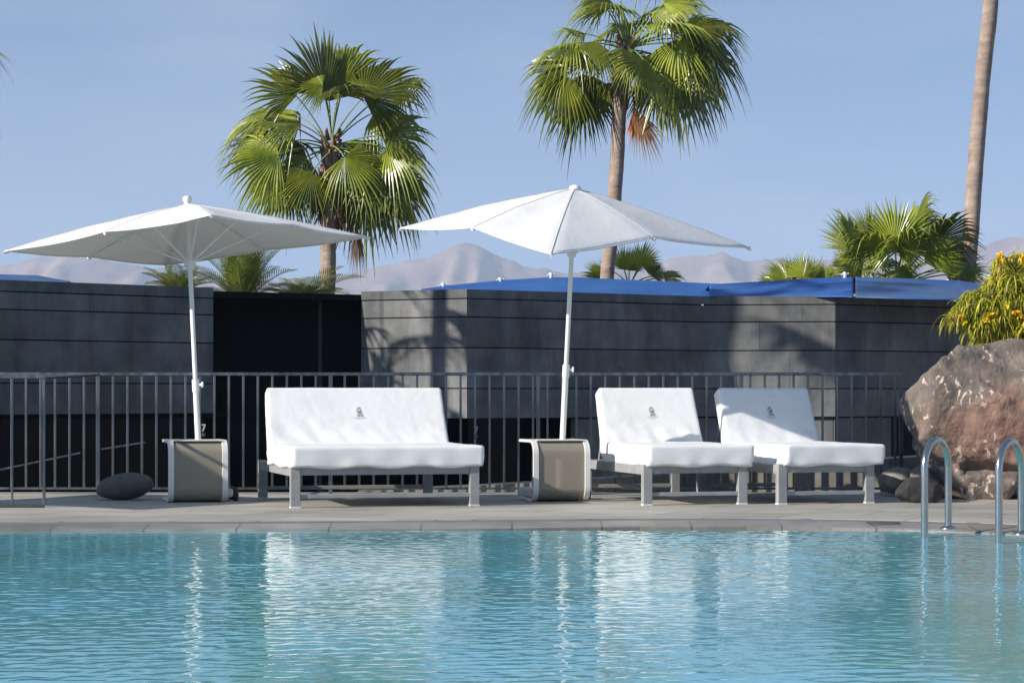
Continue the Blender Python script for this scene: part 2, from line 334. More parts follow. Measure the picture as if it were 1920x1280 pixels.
facet(B0, BC, ZS, seed=2); facet(BC, CD, ZS, seed=3); facet(CD, DE, ZS, seed=4); facet(DE, E1, ZS, seed=5)
C2 = (BC[0] + (CD[0] - BC[0]) * .44, BC[1] + (CD[1] - BC[1]) * .44)
facet((C2[0] + .02, C2[1] + .06), (CD[0] + .03, CD[1] + .06), [.55, .05, -.45, -.9], seed=6); facet((CD[0], CD[1] + .06), (DE[0] - .02, DE[1] + .06), [.55, .05, -.45, -.9], seed=7)
E2 = (4.75, 28.9 + (4.75 - 3.98) * 2.5 / 4.22)
facet((DE[0], DE[1] + .05), (E2[0], E2[1] + .05), [.55, .05, -.45, -.9], seed=8)
# core behind the facets, dark recess, roof slab, glazing under the cladding
def off(p, dx, dy): return (p[0] + dx, p[1] + dy)
m = MB(); m.prism([off(A0, 0, .16), off(A1, -.12, .16), off(A1, -.12, 1.6), off(B0, .12, 1.1), off(B0, .12, .2), off(BC, 0, .2), off(CD, 0, .2), off(DE, 0, .2), off(E1, 0, .2), (8.2, 34), (-6.5, 34)], 'z', .58, 1.95)
loc(m.build('core_wall', M['black'], bld))
m = MB(); m.prism([off(A0, 0, .7), off(A1, -.2, .7), off(A1, 0, 1.7), off(B0, .1, 1.2), off(BC, 0, .8), off(CD, 0, .8), off(DE, 0, .8), off(E1, 0, .8), (8.2, 34), (-6.5, 34)], 'z', -3, .575)
loc(m.build('dark_glazing', M['darkglass'], bld))
m = MB(); m.prism([off(A1, -.15, .19), off(A1, 0, .02), off(B0, 0.0, .0), off(B0, .15, .25), off(B0, .15, 1.3), off(A1, -.15, 1.9)], 'z', 1.952, 2.02); loc(m.build('lintel', M['black'], bld))
m = MB(); pz = P(600, 600, 27.9); m.box(pz.x - .02, pz.x + .02, 27.9, 27.98, -3, 1.945); loc(m.build('door_post', M['rubber'], bld))
# ledge rising behind the railing
m = MB(); xs_ = [-1.35, -.3, .8, 2.0, 3.4, 5.2, 9]; zt = [.004, .055, .12, .20, .30, .40, .45]
pts = []
for x, z in zip(xs_, zt): pts += [(x, 20.452, 0), (x, 20.452, z), (x, 20.75, z + .004), (x, 20.75, -3)]
fs = []
for i in range(len(xs_) - 1):
    for k in range(3): a = i * 4 + k; fs.append((a, a + 4, a + 5, a + 1))
m.add(pts, fs)
m.add([pts[-4], pts[-3], pts[-2], pts[-1]], [(0, 1, 2, 3)])
tag(m.build('stone_ledge', M['coping']), 'low pale stone ledge rising to the right behind the railing', 'ledge')

# ------------------------------------------------------------------ railing
rail = empty('steel_railing', (0, 20.15, 0), label='long steel railing with thin vertical bars behind the loungers', cat='railing')
x0r, x1r = (-20 - CX) / F * 20.15, (1693 - CX) / F * 20.15
m = MB(); m.box(x0r, x1r, -.02, .02, 1.012, 1.04); m.build('top_rail', M['steel'], rail, bevel=.003)
m = MB(); m.box(x0r, x1r, -.012, .012, .035, .055); m.build('bottom_rail', M['steel'], rail, bevel=.002)
bar = None; k = 0
for i in range(64):
    px = 22 + 27.15 * i
    if px > 1680: break
    x = (px - CX) / F * 20.15
    if bar is None:
        m = MB(); m.box(-.0095, .0095, -.0095, .0095, .055, 1.012); bar = m.build('baluster', M['steel'], rail, bevel=.002); bar.location.x = x
    else:
        c = bar.copy(); C.objects.link(c); c.parent = rail; c.location.x = x
pm = MB(); pm.box(-.016, .016, -.016, .016, -.0, 1.012); post = pm.build('post', M['steel'], rail, bevel=.002); post.location.x = x1r - .016
for px in (184, 620, 1009, 1390):
    c = post.copy(); C.objects.link(c); c.parent = rail; c.location.x = (px - CX) / F * 20.15
def numeral(x, z, parent, y):
    m = MB(); s = .034
    m.prism([(x, z + 2 * s), (x + s, z + 2 * s), (x + s, z + 1.6 * s), (x + .45 * s, z), (x + .0, z), (x + .55 * s, z + 1.6 * s), (x, z + 1.6 * s)], 'y', y, y - .006)
    o = m.build('numeral', M['frame'], parent)
    m = MB(); mz_ = Matrix.Translation((x + s / 2, y - .003, z - .024)) @ Matrix.Rotation(R(90), 4, 'X'); m.lathe([(.0, -.004), (.017, -.004), (.017, .004), (0, .004)], 14, M=mz_); m.build('clip', M['steel'], parent)
numeral((889 - CX) / F * 20.15, .51, rail, -.03); numeral((379 - CX) / F * 20.15, .53, rail, -.03)
# shorter return railing at far left, nearer
rail2 = empty('short_railing', (-3.53, 17.7, 0), label='short steel railing section with three bars at the far left of the deck edge', cat='railing')
m = MB(); m.box(-1.6, .014, -.02, .02, .975, 1.0); m.build('top_rail', M['steel'], rail2, bevel=.003)
m = MB(); m.box(-1.6, .0, -.02, .02, 0, .022); m.build('bottom_rail', M['rubber'], rail2, bevel=.002)
for j, xx in enumerate((0, -.095 - .0, -.24, -.385, -.53, -.675, -.82)):
    if j == 1: continue
    m = MB(); wd = .010 if j == 0 else .008; m.box(xx - wd, xx + wd, -wd, wd, .022, .975); m.build('post' if j == 0 else 'baluster', M['steel'], rail2, bevel=.002)
m = MB(); m.tube([(-.03, .03, .98), (-.03, 1.2, 1.0), (-.03, 2.42, 1.02)], .014, 8); m.build('return_rail', M['steel'], rail2)

# steel tubes standing in for slanted reflections on the dark glazing
refl = empty('reflection_tubes', (-5, 22.6, -3), label='thin steel tubes standing in for slanted glass reflections in the dark gap at left', cat='handrail')
for a, b_ in ((P(-60, 893, 22.6), P(150, 849, 22.6)), (P(190, 842, 22.9), P(272, 829, 22.9))):
    m = MB(); m.tube([a - refl.location, b_ - refl.location], .009, 8); m.build('reflection_tube', M['steel'], refl)

# ------------------------------------------------------------------ loungers
RZ = R(14.5)
def bend(u, w, y0, seat, ang, rb, thick_scale=1):
    """map length u and offset w to (y, z-offset) along seat, arc and backrest"""
    arc = rb * ang
    if u < seat: c = (y0 + u, 0); t = 0.0
    elif u < seat + arc: t = (u - seat) / rb; c = (y0 + seat + rb * math.sin(t), rb * (1 - math.cos(t)))
    else:
        t = ang; e = u - seat - arc; c = (y0 + seat + rb * math.sin(t) + e * math.cos(t), rb * (1 - math.cos(t)) + e * math.sin(t))
    return c[0] - w * math.sin(t), c[1] + w * math.cos(t)
EMBLEM = [[(-.9, 2.6), (-1.0, 1.7), (-1.5, 1.0), (-1.2, .2), (-.5, -.5)], [(.0, 2.7), (-.5, 2.0)], [(.1, 2.6), (.6, 2.0), (.2, 1.9), (-.4, 1.9)], [(.4, 1.9), (.7, 1.2), (1.1, .6), (.5, .5)], [(-.3, 1.3), (-.6, .4), (-.9, -.5)], [(-.1, .8), (-.1, -.6)],
          [(.7, 1.1), (.3, .4), (.4, -.5)], [(.9, .3), (1.0, -.7), (1.4, -1.5), (2.0, -2.1)], [(-1.1, -2.2), (-1.2, -1.0), (-.5, -1.2), (-.2, -2.1), (.3, -1.3), (.6, -1.9)], [(-.5, -.9), (-.4, -2.1)], [(.8, -1.0), (1.0, -1.9), (1.4, -2.0)],
          [(.1, .3), (.2, -.9)], [(-.8, 1.5), (-.3, 1.5)]]
def make_lounger(w, mw, moff, seed, label, lx, ly, rot=0):
    t = empty('sun_lounger', (lx, ly, 0), RZ + rot, label=label, cat='sun lounger', group='white towel covered loungers on the deck')
    L = 1.64; hw = w / 2; lg = .037
    for sx in (-1, 1):
        for yy in (0, L):
            m = MB(); m.box(sx * hw - lg, sx * hw + lg, yy - .03 + .03, yy + .06, .012, .315)
            leg = m.build('leg', M['frame'], t, bevel=.004)
            m = MB(); m.box(sx * hw - lg - .001, sx * hw + lg + .001, yy - .001, yy + .061, 0, .0125); m.build('foot_cap', M['foot'], leg)
    m = MB(); m.box(-hw + lg, hw - lg, .008, .05, .245, .308); m.box(-hw + lg, hw - lg, L + .01, L + .05, .245, .308)
    for sx in (-1, 1): m.box(sx * hw - .026, sx * hw + .026, .06, L, .235, .308)
    for k in range(8): m.box(-hw + .028, hw - .028, .16 + k * .17, .21 + k * .17, .285, .303)
    m.build('frame', M['frame'], t, bevel=.004)
    m = MB(); m.box(-hw + lg, hw - lg, .015, .045, .07, .10); m.build('stretcher', M['frame'], t, bevel=.003)
    m = MB(); m.box(-hw + lg, hw - lg, L + .015, L + .045, .07, .10); m.build('stretcher', M['frame'], t, bevel=.003)
    # back support struts
    for sx in (-1, 1): m = MB(); m.tube([(sx * (hw - .08), 1.58, .29), (sx * (hw - .08), 1.47, .60)], .011, 8); m.build('back_strut', M['frame'], t)
    # folded mattress in its towelling cover
    seat, ang, rb, T = 1.17, R(64), .10, .165; back = .50; Lm = seat + rb * ang + back
    vs, fs = rounded_box(Lm, mw, T, .024, 120, max(50, int(mw / .014)), 12)
    out = []
    for p in vs:
        u, v, wv = p
        th = 1.0 if u < seat else max(.74, 1 - (u - seat) * 1.2)
        edge_ = 1 if abs(v) > mw / 2 - .015 else 0
        wz = wv * th
        d = .003 * noise.noise(Vector((u * 3 + seed, v * 3, wv * 3))) + .002 * abs(noise.noise(Vector((u * 8 + v * 4, v * 6 + seed, wv * 9)))) + .0012 * noise.noise(Vector((u * 30, v * 30 + seed, wv * 30)))
        dx = d * (v / mw * 2) * 1.2; dw = d * (1 if wv > 0 else -1)
        low = max(0, min(1, (-wv / (T / 2) + .2) / 1.2))
        if u < seat:
            g = max(0, noise.noise(Vector((u * 2.2 + seed * 3, 0, 0))) + .35)
            if edge_: dx += low * (.016 * math.sin(u * 62 + 9 * noise.noise(Vector((u * 4, seed, 0)))) * g - .022 * low)
            dw += (-.012 if wv < -T / 2 + .01 else 0) * math.sin(v * 14 + u * 9 + seed) * .6
            if u < .03: 
                dyy = -.004 * math.sin(v * 18 + 7 * noise.noise(Vector((v * 3, seed, 2)))) * low - .006 * noise.noise(Vector((v * 5, wv * 8, seed)))
                u += dyy
        # soft diagonal creases near the fold
        cz = math.exp(-((u - seat - .12) / .16) ** 2)
        dw += .010 * cz * noise.noise(Vector((v * 9 + u * 7, u * 4 - v * 3, seed))) if wv > 0 else 0
        # backrest edges pull in towards the top
        if u > seat + .1: dx -= .03 * (u - seat) * (v / mw * 2)
        y, z = bend(u, wz + dw, -.035, seat, ang, rb)
        out.append((v + dx + moff, y, z + .380))
    bvh = BVHTree.FromPolygons(out, fs)
    m = MB(); m.add(out, fs, True)
    mt = m.build('mattress', M['towel'], t); 
    # printed emblem on the backrest
    m = MB(); ue = seat + rb * ang + .27; sc = .0160
    def pt(a, b_):
        y, z = bend(ue + b_, T * .37 + .1, -.035, seat, ang, rb); o_ = Vector((moff + a, y, z + .38)); nn_ = Vector((0, -math.sin(ang), math.cos(ang)))
        h_ = bvh.ray_cast(o_, -nn_)[0] or bvh.ray_cast(o_ + Vector((.0007, .0003, .0004)), -nn_)[0] or bvh.find_nearest(o_ - nn_ * .1)[0]; return (h_ if h_ else o_) + nn_ * .003
    def stroke(p, q, wd):
        d = Vector((q[0] - p[0], q[1] - p[1])); d.normalize(); nn = (-d.y * wd / 2, d.x * wd / 2)
        m.add([pt(p[0] + nn[0], p[1] + nn[1]), pt(q[0] + nn[0], q[1] + nn[1]), pt(q[0] - nn[0], q[1] - nn[1]), pt(p[0] - nn[0], p[1] - nn[1])], [(0, 1, 2, 3)])
    ev = 0.02
    for ch in EMBLEM:
        for a_, b_ in zip(ch, ch[1:]): stroke((ev + a_[0] * sc, a_[1] * sc * 1.1), (ev + b_[0] * sc, b_[1] * sc * 1.1), .0034)
    rr = random.Random(3)
    for x0_, x1_, zz in ((-.046, -.014, -.048), (-.008, .046, -.048), (-.024, .02, -.058)):
        x = x0_
        while x < x1_: stroke((ev + x, zz - .002), (ev + x + .0006, zz + .0028), .0016); stroke((ev + x, zz + .0024 * rr.choice((-1, 1))), (ev + x + .0045, zz + .0024 * rr.choice((-1, 0, 1))), .0013); x += .0065
    m.build('printed_emblem', M['ink'], mt)
    return t
make_lounger(1.385, 1.485, .02, 1.0, 'wide double sun lounger with white cover at left of the three', -.955, 17.80)
make_lounger(.775, .86, .04, 2.3, 'single sun lounger with white cover in full sun beside the right side table', 1.42, 18.13)
make_lounger(.745, .85, .07, 5.1, 'single sun lounger with shadow crossing its white backrest, nearest the boulder', 2.455, 18.30, R(3))

# ------------------------------------------------------------------ side tables
def side_table(lx, ly, label, hh=.492, w=.47):
    t = empty('side_table', (lx, ly, 0), RZ, label=label, cat='side table', group='sling side tables under the parasol poles')
    Lt = .46; r = .115
    prof_ = [(Lt, .012)]
    for k in range(9): a = R(-90 - 90 * k / 8); prof_.append((r + r * math.cos(a) , r + r * math.sin(a) + .0))
    for k in range(9): a = R(180 - 90 * k / 8); prof_.append((r + r * math.cos(a), hh - r + r * math.sin(a)))
    prof_.append((Lt, hh))
    def ribbon(x0, x1, th, inset=0):
        m = MB(); n = len(prof_); vs = []
        for i, (y, z) in enumerate(prof_):
            p0 = Vector(prof_[max(i - 1, 0)]); p1 = Vector(prof_[min(i + 1, n - 1)]); d = (p1 - p0).normalized(); nn = Vector((-d.y, d.x)) * -1
            a = Vector((y, z)) + nn * inset; b_ = Vector((y, z)) + nn * (inset + th)
            vs += [(x0, a.x, a.y), (x1, a.x, a.y), (x1, b_.x, b_.y), (x0, b_.x, b_.y)]
        fs = [(i * 4 + k, i * 4 + (k + 1) % 4, i * 4 + 4 + (k + 1) % 4, i * 4 + 4 + k) for i in range(n - 1) for k in range(4)]
        fs += [(0, 1, 2, 3), tuple(4 * (n - 1) + k for k in (3, 2, 1, 0))]
        m.add(vs, fs, False); return m
    ribbon(-w / 2, -w / 2 + .045, .022, -.0).build('side_frame', M['tableframe'], t, bevel=.003)
    ribbon(w / 2 - .045, w / 2, .022, -.0).build('side_frame', M['tableframe'], t, bevel=.003)
    ribbon(-w / 2 + .045, w / 2 - .045, .004, .012).build('sling', M['sling'], t)
    m = MB(); m.box(-w / 2 + .046, w / 2 - .046, .05, Lt, hh - .008, hh - .001); m.build('table_top', M['tableframe'], t)
    for zz in (hh - .012, .015): m = MB(); m.tube([(-w / 2 + .04, Lt - .02, zz), (w / 2 - .04, Lt - .02, zz)], .009, 8); m.build('cross_tube', M['tableframe'], t)
    return t
sl = bpy.data.materials.new('sling_mesh'); sl.use_nodes = True; n = sl.node_tree.nodes; l = sl.node_tree.links
b = n['Principled BSDF']; b.inputs['Base Color'].default_value = (.33, .29, .225, 1); b.inputs['Roughness'].default_value = .6
tr = n.new('ShaderNodeBsdfTransparent'); mx = n.new('ShaderNodeMixShader'); mx.inputs[0].default_value = .22
l.new(b.outputs[0], mx.inputs[1]); l.new(tr.outputs[0], mx.inputs[2]); l.new(mx.outputs[0], n['Material Output'].inputs[0])
M['sling'] = sl
g1 = P(372, 942, 18.49); g1.z = 0; side_table(g1.x, g1.y, 'taupe sling side table with white frame around the left parasol pole')
g2 = P(1054, 942, 18.62); g2.z = 0; side_table(g2.x, g2.y, 'taupe sling side table with white frame around the right parasol pole')

# ------------------------------------------------------------------ parasols
def parasol(base, apex, corners, midlift, label, seed, knob_z, wheels_dx, top_knob):
    """corners: near, right, far, left"""
    t = empty('parasol', (base[0], base[1], 0), 0, label=label, cat='parasol', group='square white parasols')
    O = Vector((base[0], base[1], 0)); apex = Vector(apex) - O; cs = [Vector(c) - O for c in corners]
    cen = sum(cs, Vector()) / 4; up = (apex - cen).normalized()
    ends = []
    for i in range(4):
        ends.append(cs[i]); ends.append((cs[i] + cs[(i + 1) % 4]) / 2 + up * midlift)
    # canopy: 8 gores, radial x angular grid with sag between ribs and wrinkles
    N, K = 22, 7; vs = [tuple(apex)]; ring = 8 * K
    for r_ in range(1, N + 1):
        f = r_ / N
        for g in range(8):
            a, b_ = ends[g], ends[(g + 1) % 8]
            for k in range(K):
                s = k / K
                pa = apex.lerp(a, f) + up * (.022 * math.sin(f * math.pi)); pb = apex.lerp(b_, f) + up * (.022 * math.sin(f * math.pi))
                p = pa.lerp(pb, s); p = p - up * (.016 * f * 4 * s * (1 - s)) + up * (.006 * noise.noise(Vector((s * 7 + g, f * 2.2, seed))) * math.sin(f * math.pi) * math.sin(s * math.pi) * 2)
                p = p + up * (.006 * noise.noise(Vector((p.x * 3 + seed, p.y * 3, f * 3))) + .004 * noise.noise(Vector((p.x * 9, p.y * 9, seed))) * (1 - f * .5))
                if r_ == N: p = p + (cen - p).normalized() * .018 * 4 * s * (1 - s)
                vs.append(tuple(p))
    fs = [(0, 1 + (k + 1) % ring, 1 + k) for k in range(ring)]
    for r_ in range(N - 1):
        for k in range(ring): a = 1 + r_ * ring; fs.append((a + k, a + (k + 1) % ring, a + ring + (k + 1) % ring, a + ring + k))
    m = MB(); m.add(vs, fs, True); cp = m.build('canopy', M['canopy'], t, fix=True)
    sm = cp.modifiers.new('solid', 'SOLIDIFY'); sm.thickness = .004; sm.offset = -1
    for g in range(0, 8):
        m = MB(); m.tube([Vector(vs[0]) + up * .002] + [Vector(vs[1 + r_ * ring + g * K]) + up * .001 for r_ in range(0, N)], .0022, 6); m.build('seam', M['seam'], cp)
    # hem
    m = MB(); hem = [Vector(v) for v in vs[1 + (N - 1) * ring:]]; hem.append(hem[0]); m.tube(hem, .006, 6, cap=False); m.build('hem', M['canopy'], cp)
    # pole, hub, ribs and struts
    bs = Vector((0, 0, 0)); ax = (apex - bs).normalized()
    zk = knob_z; pk = bs + ax * (zk / ax.z)
    m = MB(); m.tube([bs + ax * .1, pk], .0235, 20); m.build('lower_pole', M['white'], t)
    m = MB(); m.tube([pk, apex - ax * .02], .0185, 20); m.build('upper_pole', M['white'], t)
    m = MB(); m.tube([pk - ax * .05, pk + ax * .05], .0285, 20); co_ = m.build('collar', M['white'], t)
    m = MB(); m.tube([pk + Vector((.03, 0, .01)), pk + Vector((.048, -.002, .01)), pk + Vector((.05, -.002, .01)), pk + Vector((.062, -.003, .01))], [.012, .012, .024, .024], 16); m.build('knob', M['white'], co_)
    hub = apex - ax * .50
    m = MB(); m.tube([hub - ax * .05, hub + ax * .05], .034, 16); m.tube([hub - ax * .02, hub + ax * .02], .05, 16); m.build('hub', M['white'], t)
    for g in range(8):
        e = ends[g]; rt = apex - up * .035; tip = e - up * .012
        mid = rt.lerp(tip, .5) + up * .006
        m = MB(); m.tube([rt, rt.lerp(mid, .5) + up * .004, mid, mid.lerp(tip, .5) + up * .004, tip], .009, 8); rb_ = m.build('rib', M['white'], t)
        m = MB(); m.tube([hub, mid - up * .01], .007, 8); m.build('strut', M['white'], rb_)
        m = MB(); dd_ = (tip - rt).normalized(); m.tube([tip - dd_ * .03, tip + dd_ * .012], .013, 8); m.build('tip_cap', M['foot'], rb_)
    m = MB()
    if top_knob: m.lathe([(0, -.03), (.045, -.03), (.05, -.015), (.03, 0), (.022, .012), (.036, .03), (.038, .045), (.028, .064), (0, .07)], 20, o=apex)
    else: m.lathe([(0, -.02), (.045, -.02), (.05, -.008), (.04, .012), (.018, .022), (0, .024)], 20, o=apex)
    m.build('finial', M['white'], t)
    # base
    Rm = Matrix.Rotation(RZ, 4, 'Z')
    m = MB(); m.box(-.24, .24, -.17, .22, .03, .10, M=Rm @ Matrix.Translation((wheels_dx, 0, 0))); bp_ = m.build('base', M['parbase'], t, bevel=.02)
    m = MB(); m.tube([(0, 0, .1), (0, 0, .36)], .034, 16); m.build('socket', M['parbase'], t)
    for yy in (-.1, .15):
        m = MB(); c0 = Rm @ Vector((wheels_dx + .245, yy, .055)); c1 = Rm @ Vector((wheels_dx + .285, yy, .055)); m.tube([c0, c0.lerp(c1, .15), c1.lerp(c0, .15), c1], [.042, .055, .055, .042], 20); m.build('wheel', M['rubber'], bp_)
    return t
parasol((-2.50, 18.86), P(351, 383, 19.25), [P(396, 403, 17.82), P(690, 444, 19.62), P(310, 496, 20.65), P(10, 470, 18.88)], .012,
        'white parasol at left, canopy tipped up so its ribbed underside shows', 1.0, .92, .0, True)
parasol((.385, 18.98), P(1078, 352, 18.55), [P(1033, 476, 17.2), P(1406, 464, 18.9), P(1136, 432, 19.9), P(752, 427, 18.2)], .10,
        'white parasol at right, canopy tipped toward the pool with its seam facing', 4.0, 1.04, -.06, False)
# unseen parasol added beyond the left edge to throw shade on the deck
nb = Vector((-7.0, 16.7, 0))
parasol((nb.x, nb.y), nb + Vector((0, 0, 2.45)), [nb + Vector((.37, -1.38, 2.1)), nb + Vector((1.4, .37, 2.1)), nb + Vector((-.37, 1.38, 2.1)), nb + Vector((-1.4, -.37, 2.1))], .1,
        'unseen white parasol added beyond the left edge to shade the deck', 9.0, .95, 0, False)

# ------------------------------------------------------------------ rocks
def rock(name, c, rad, seed, material, label, rough=.12, freq=1.6, sub=4, cell=0.0, zcut=0, group=None, power=1.0, shape=None, facets=0):
    b = bmesh.new(); bmesh.ops.create_icosphere(b, subdivisions=sub, radius=1)
    rq = random.Random(int(seed * 10)); planes = []
    for _ in range(facets):
        nv = Vector((rq.gauss(0, 1), rq.gauss(0, 1), rq.gauss(0, 1))).normalized(); planes.append((nv, rq.uniform(.74, .97)))
    for v in b.verts:
        p = v.co.copy(); s = Vector((seed, seed * 2, 0))
        if facets:
            q = p + Vector((noise.noise(p * 2.2 + s), noise.noise(p * 2.2 + s * 2), noise.noise(p * 2.2 + s * 3))) * .10; q.normalize()
            p = p * min([1.08] + [d_ / max(.05, nv.dot(q)) for nv, d_ in planes])
        if power != 1: p = Vector([math.copysign(abs(q) ** power, q) for q in p])
        d = 1 + rough * noise.fractal(p * freq + s, 1.0, 2.0, 6)
        if cell:
            vd = noise.voronoi(p * 1.7 + s)[0]; d += cell * (vd[1] - vd[0] - .35)
            vd = noise.voronoi(p * 5 + s)[0]; d += cell * .22 * (vd[1] - vd[0] - .2)
        p = p * d
        p = Vector((p.x * rad[0], p.y * rad[1], p.z * rad[2]))
        if shape: p = shape(p)
        if p.z + c[2] < zcut: p.z = zcut - c[2]
        v.co = p
    me = bpy.data.meshes.new(name); b.to_mesh(me); b.free(); me.polygons.foreach_set('use_smooth', [True] * len(me.polygons)); me.materials.append(material)
    o = bpy.data.objects.new(name, me); C.objects.link(o); o.location = c
    return tag(o, label, 'rock', group)
g = G(229, 938)
o = rock('oval_stone', (g.x, g.y + .15, .108), (.235, .17, .108), 3, M['pebble'], 'smooth dark oval stone lying on the deck in front of the railing', rough=.05, freq=1.2); o.rotation_euler = (0, R(-7), R(8))
g = P(1684, 900, 19.75)
rock('round_stone', (g.x, g.y, .125), (.165, .16, .115), 11, M['tanrock'], 'round tan stone at the foot of the lounger, left of the dark rock', rough=.06, freq=1.3)
g = P(1748, 900, 19.35)
rock('tan_stone', (g.x, g.y, .13), (.20, .15, .15), 15, M['tanrock'], 'tan stone wedged behind the dark rock beside the boulder', rough=.06, freq=2, facets=10)
g = G(1735, 943)
rock('dark_rock', (g.x - .03, g.y + .12, .08), (.185, .14, .115), 21, M['darkrock'], 'angular black rock beneath the left edge of the boulder', rough=.06, freq=2.5, sub=5, facets=14)
# boulder material: reddish face, grey shoulders, pale lichen flecks
bm_ = bpy.data.materials.new('boulder'); bm_.use_nodes = True; n = bm_.node_tree.nodes; l = bm_.node_tree.links
b = n['Principled BSDF']; b.inputs['Roughness'].default_value = .88; b.inputs['Specular IOR Level'].default_value = .25
t = n.new('ShaderNodeTexCoord')
def nz_(scale, det=6, vec=None, dist=0):
    q = n.new('ShaderNodeTexNoise'); q.inputs['Scale'].default_value = scale; q.inputs['Detail'].default_value = det; q.inputs['Distortion'].default_value = dist
    l.new(vec or t.outputs['Object'], q.inputs[0]); return q.outputs[0]
def ramp_(src, a, b_, ca, cb):
    q = n.new('ShaderNodeValToRGB'); q.color_ramp.elements[0].position = a; q.color_ramp.elements[1].position = b_; q.color_ramp.elements[0].color = (*ca, 1); q.color_ramp.elements[1].color = (*cb, 1); l.new(src, q.inputs[0]); return q.outputs[0]
def mix_(f, a, b_):
    q = n.new('ShaderNodeMix'); q.data_type = 'RGBA'; l.new(f, q.inputs[0]); l.new(a, q.inputs[6]); l.new(b_, q.inputs[7]); return q.outputs[2]
grey = ramp_(nz_(7, 9), .3, .7, (.085, .073, .064), (.24, .195, .165)); red = ramp_(nz_(9, 8), .3, .7, (.16, .10, .08), (.33, .20, .155))
vq = n.new('ShaderNodeVectorMath'); vq.operation = 'MULTIPLY'; vq.inputs[1].default_value = (1, .3, 1.25); l.new(t.outputs['Object'], vq.inputs[0])
vm = n.new('ShaderNodeVectorMath'); vm.operation = 'DISTANCE'; vm.inputs[1].default_value = (-.22, -.2, .06); l.new(vq.outputs[0], vm.inputs[0])
ad = n.new('ShaderNodeMath'); ad.operation = 'MULTIPLY_ADD'; l.new(nz_(3.2, 5), ad.inputs[0]); ad.inputs[1].default_value = .9; l.new(vm.outputs['Value'], ad.inputs[2])
base = mix_(ramp_(ad.outputs[0], .72, 1.1, (0, 0, 0), (1, 1, 1)), red, grey)
mp = n.new('ShaderNodeMapping'); mp.inputs['Rotation'].default_value = (0, R(35), 0); mp.inputs['Scale'].default_value = (1, 1, .5); l.new(t.outputs['Object'], mp.inputs[0])
fleck = ramp_(nz_(19, 4, mp.outputs[0], .6), .565, .60, (0, 0, 0), (1, 1, 1)); patch = ramp_(nz_(2.6, 5), .48, .55, (0, 0, 0), (1, 1, 1))
mm = n.new('ShaderNodeMath'); mm.operation = 'MULTIPLY'; l.new(fleck, mm.inputs[0]); l.new(patch, mm.inputs[1])
rg = n.new('ShaderNodeRGB'); rg.outputs[0].default_value = (.62, .50, .42, 1)
base = mix_(mm.outputs[0], base, rg.outputs[0]); l.new(base, b.inputs['Base Color'])
bp = n.new('ShaderNodeBump'); bp.inputs['Strength'].default_value = .9; bp.inputs['Distance'].default_value = .03; l.new(nz_(14, 10), bp.inputs['Height']); l.new(bp.outputs[0], b.inputs['Normal'])
def bshape(p):
    # undercut lower left, sloping left shoulder
    z = p.z; k = 0
    if p.x < 0 and z < -.15: p.x *= 1 - .16 * min(1, (-.15 - z) / .45)
    if p.x < -.1 and z > 0: p.z *= 1 + .42 * min(1, (-.1 - p.x) / .5)
    p.y += -.10 * z
    c = p.x - .14 - .22 * p.z + .05 * math.sin(p.z * 9); p.y += .13 * math.exp(-(c / .035) ** 2) + (.10 if c > 0 else 0) * min(1, c / .05)
    if p.y < -.2: p.y += .14 * math.exp(-((p.z + .33 + .1 * p.x) / .05) ** 2) * (1 if p.x > -.45 else .3)
    return p
rock('boulder', (4.11, 19.35, .55), (.865, .68, .70), 31.7, bm_, 'large reddish grey volcanic boulder with pale flecks beside the pool ladder', rough=.07, freq=2.4, sub=6, cell=.0, zcut=-.01, facets=22, shape=bshape)

# ------------------------------------------------------------------ pool ladder handrails
def handrail(pa, pb, top, label, r=.0225):
    """pa pool leg foot, pb deck leg foot (world)"""
    t = empty('pool_handrail', pb, 0, label=label, cat='handrail', group='pool ladder handrails')
    A = pa - pb; Bv = Vector((0, 0, 0)); d = Vector((A.x, A.y, 0)); L = d.length; d.normalize(); rr = L / 2; z0 = top - rr
    pts = [Vector((A.x, A.y, -.6)), Vector((A.x, A.y, z0 * .5))]
    cx_ = Vector((A.x, A.y, 0)) * .5
    for k in range(17): a = math.pi * k / 16; pts.append(cx_ + d * (rr * math.cos(a)) + Vector((0, 0, z0 + rr * math.sin(a))))
    pts += [Vector((0, 0, z0 * .5)), Vector((0, 0, 0.004))]
    m = MB(); m.tube(pts, r, 20); m.build('tube', M['chrome'], t)
    m = MB(); m.lathe([(.024, .022), (.03, .02), (.05, .012), (.055, .001), (.055, 0)], 24); m.build('flange', M['chrome'], t)
pb = G(1778, 991); pa = pb + Vector((-.22, -.30, 0)); sA = F / pa.y
pa = Vector(((1733.5 - CX) / F * (pb.y - .30), pb.y - .30, 0))
handrail(pa, pb, .57, 'curved steel pool handrail on the left of the pair')
pb2 = G(1915, 1001); pa2 = Vector(((1873 - CX) / F * (pb2.y - .30), pb2.y - .30, 0))
handrail(pa2, pb2, .57, 'curved steel pool handrail on the right of the pair')
g = G(1670, 980); m = MB()
for k in range(5): m.box(g.x - .16, g.x + .06, g.y - .03 + k * .014, g.y - .023 + k * .014, .0, .004)
tag(m.build('deck_drain', M['rubber']), 'thin dark slotted drain set in the deck near the handrails', 'drain')

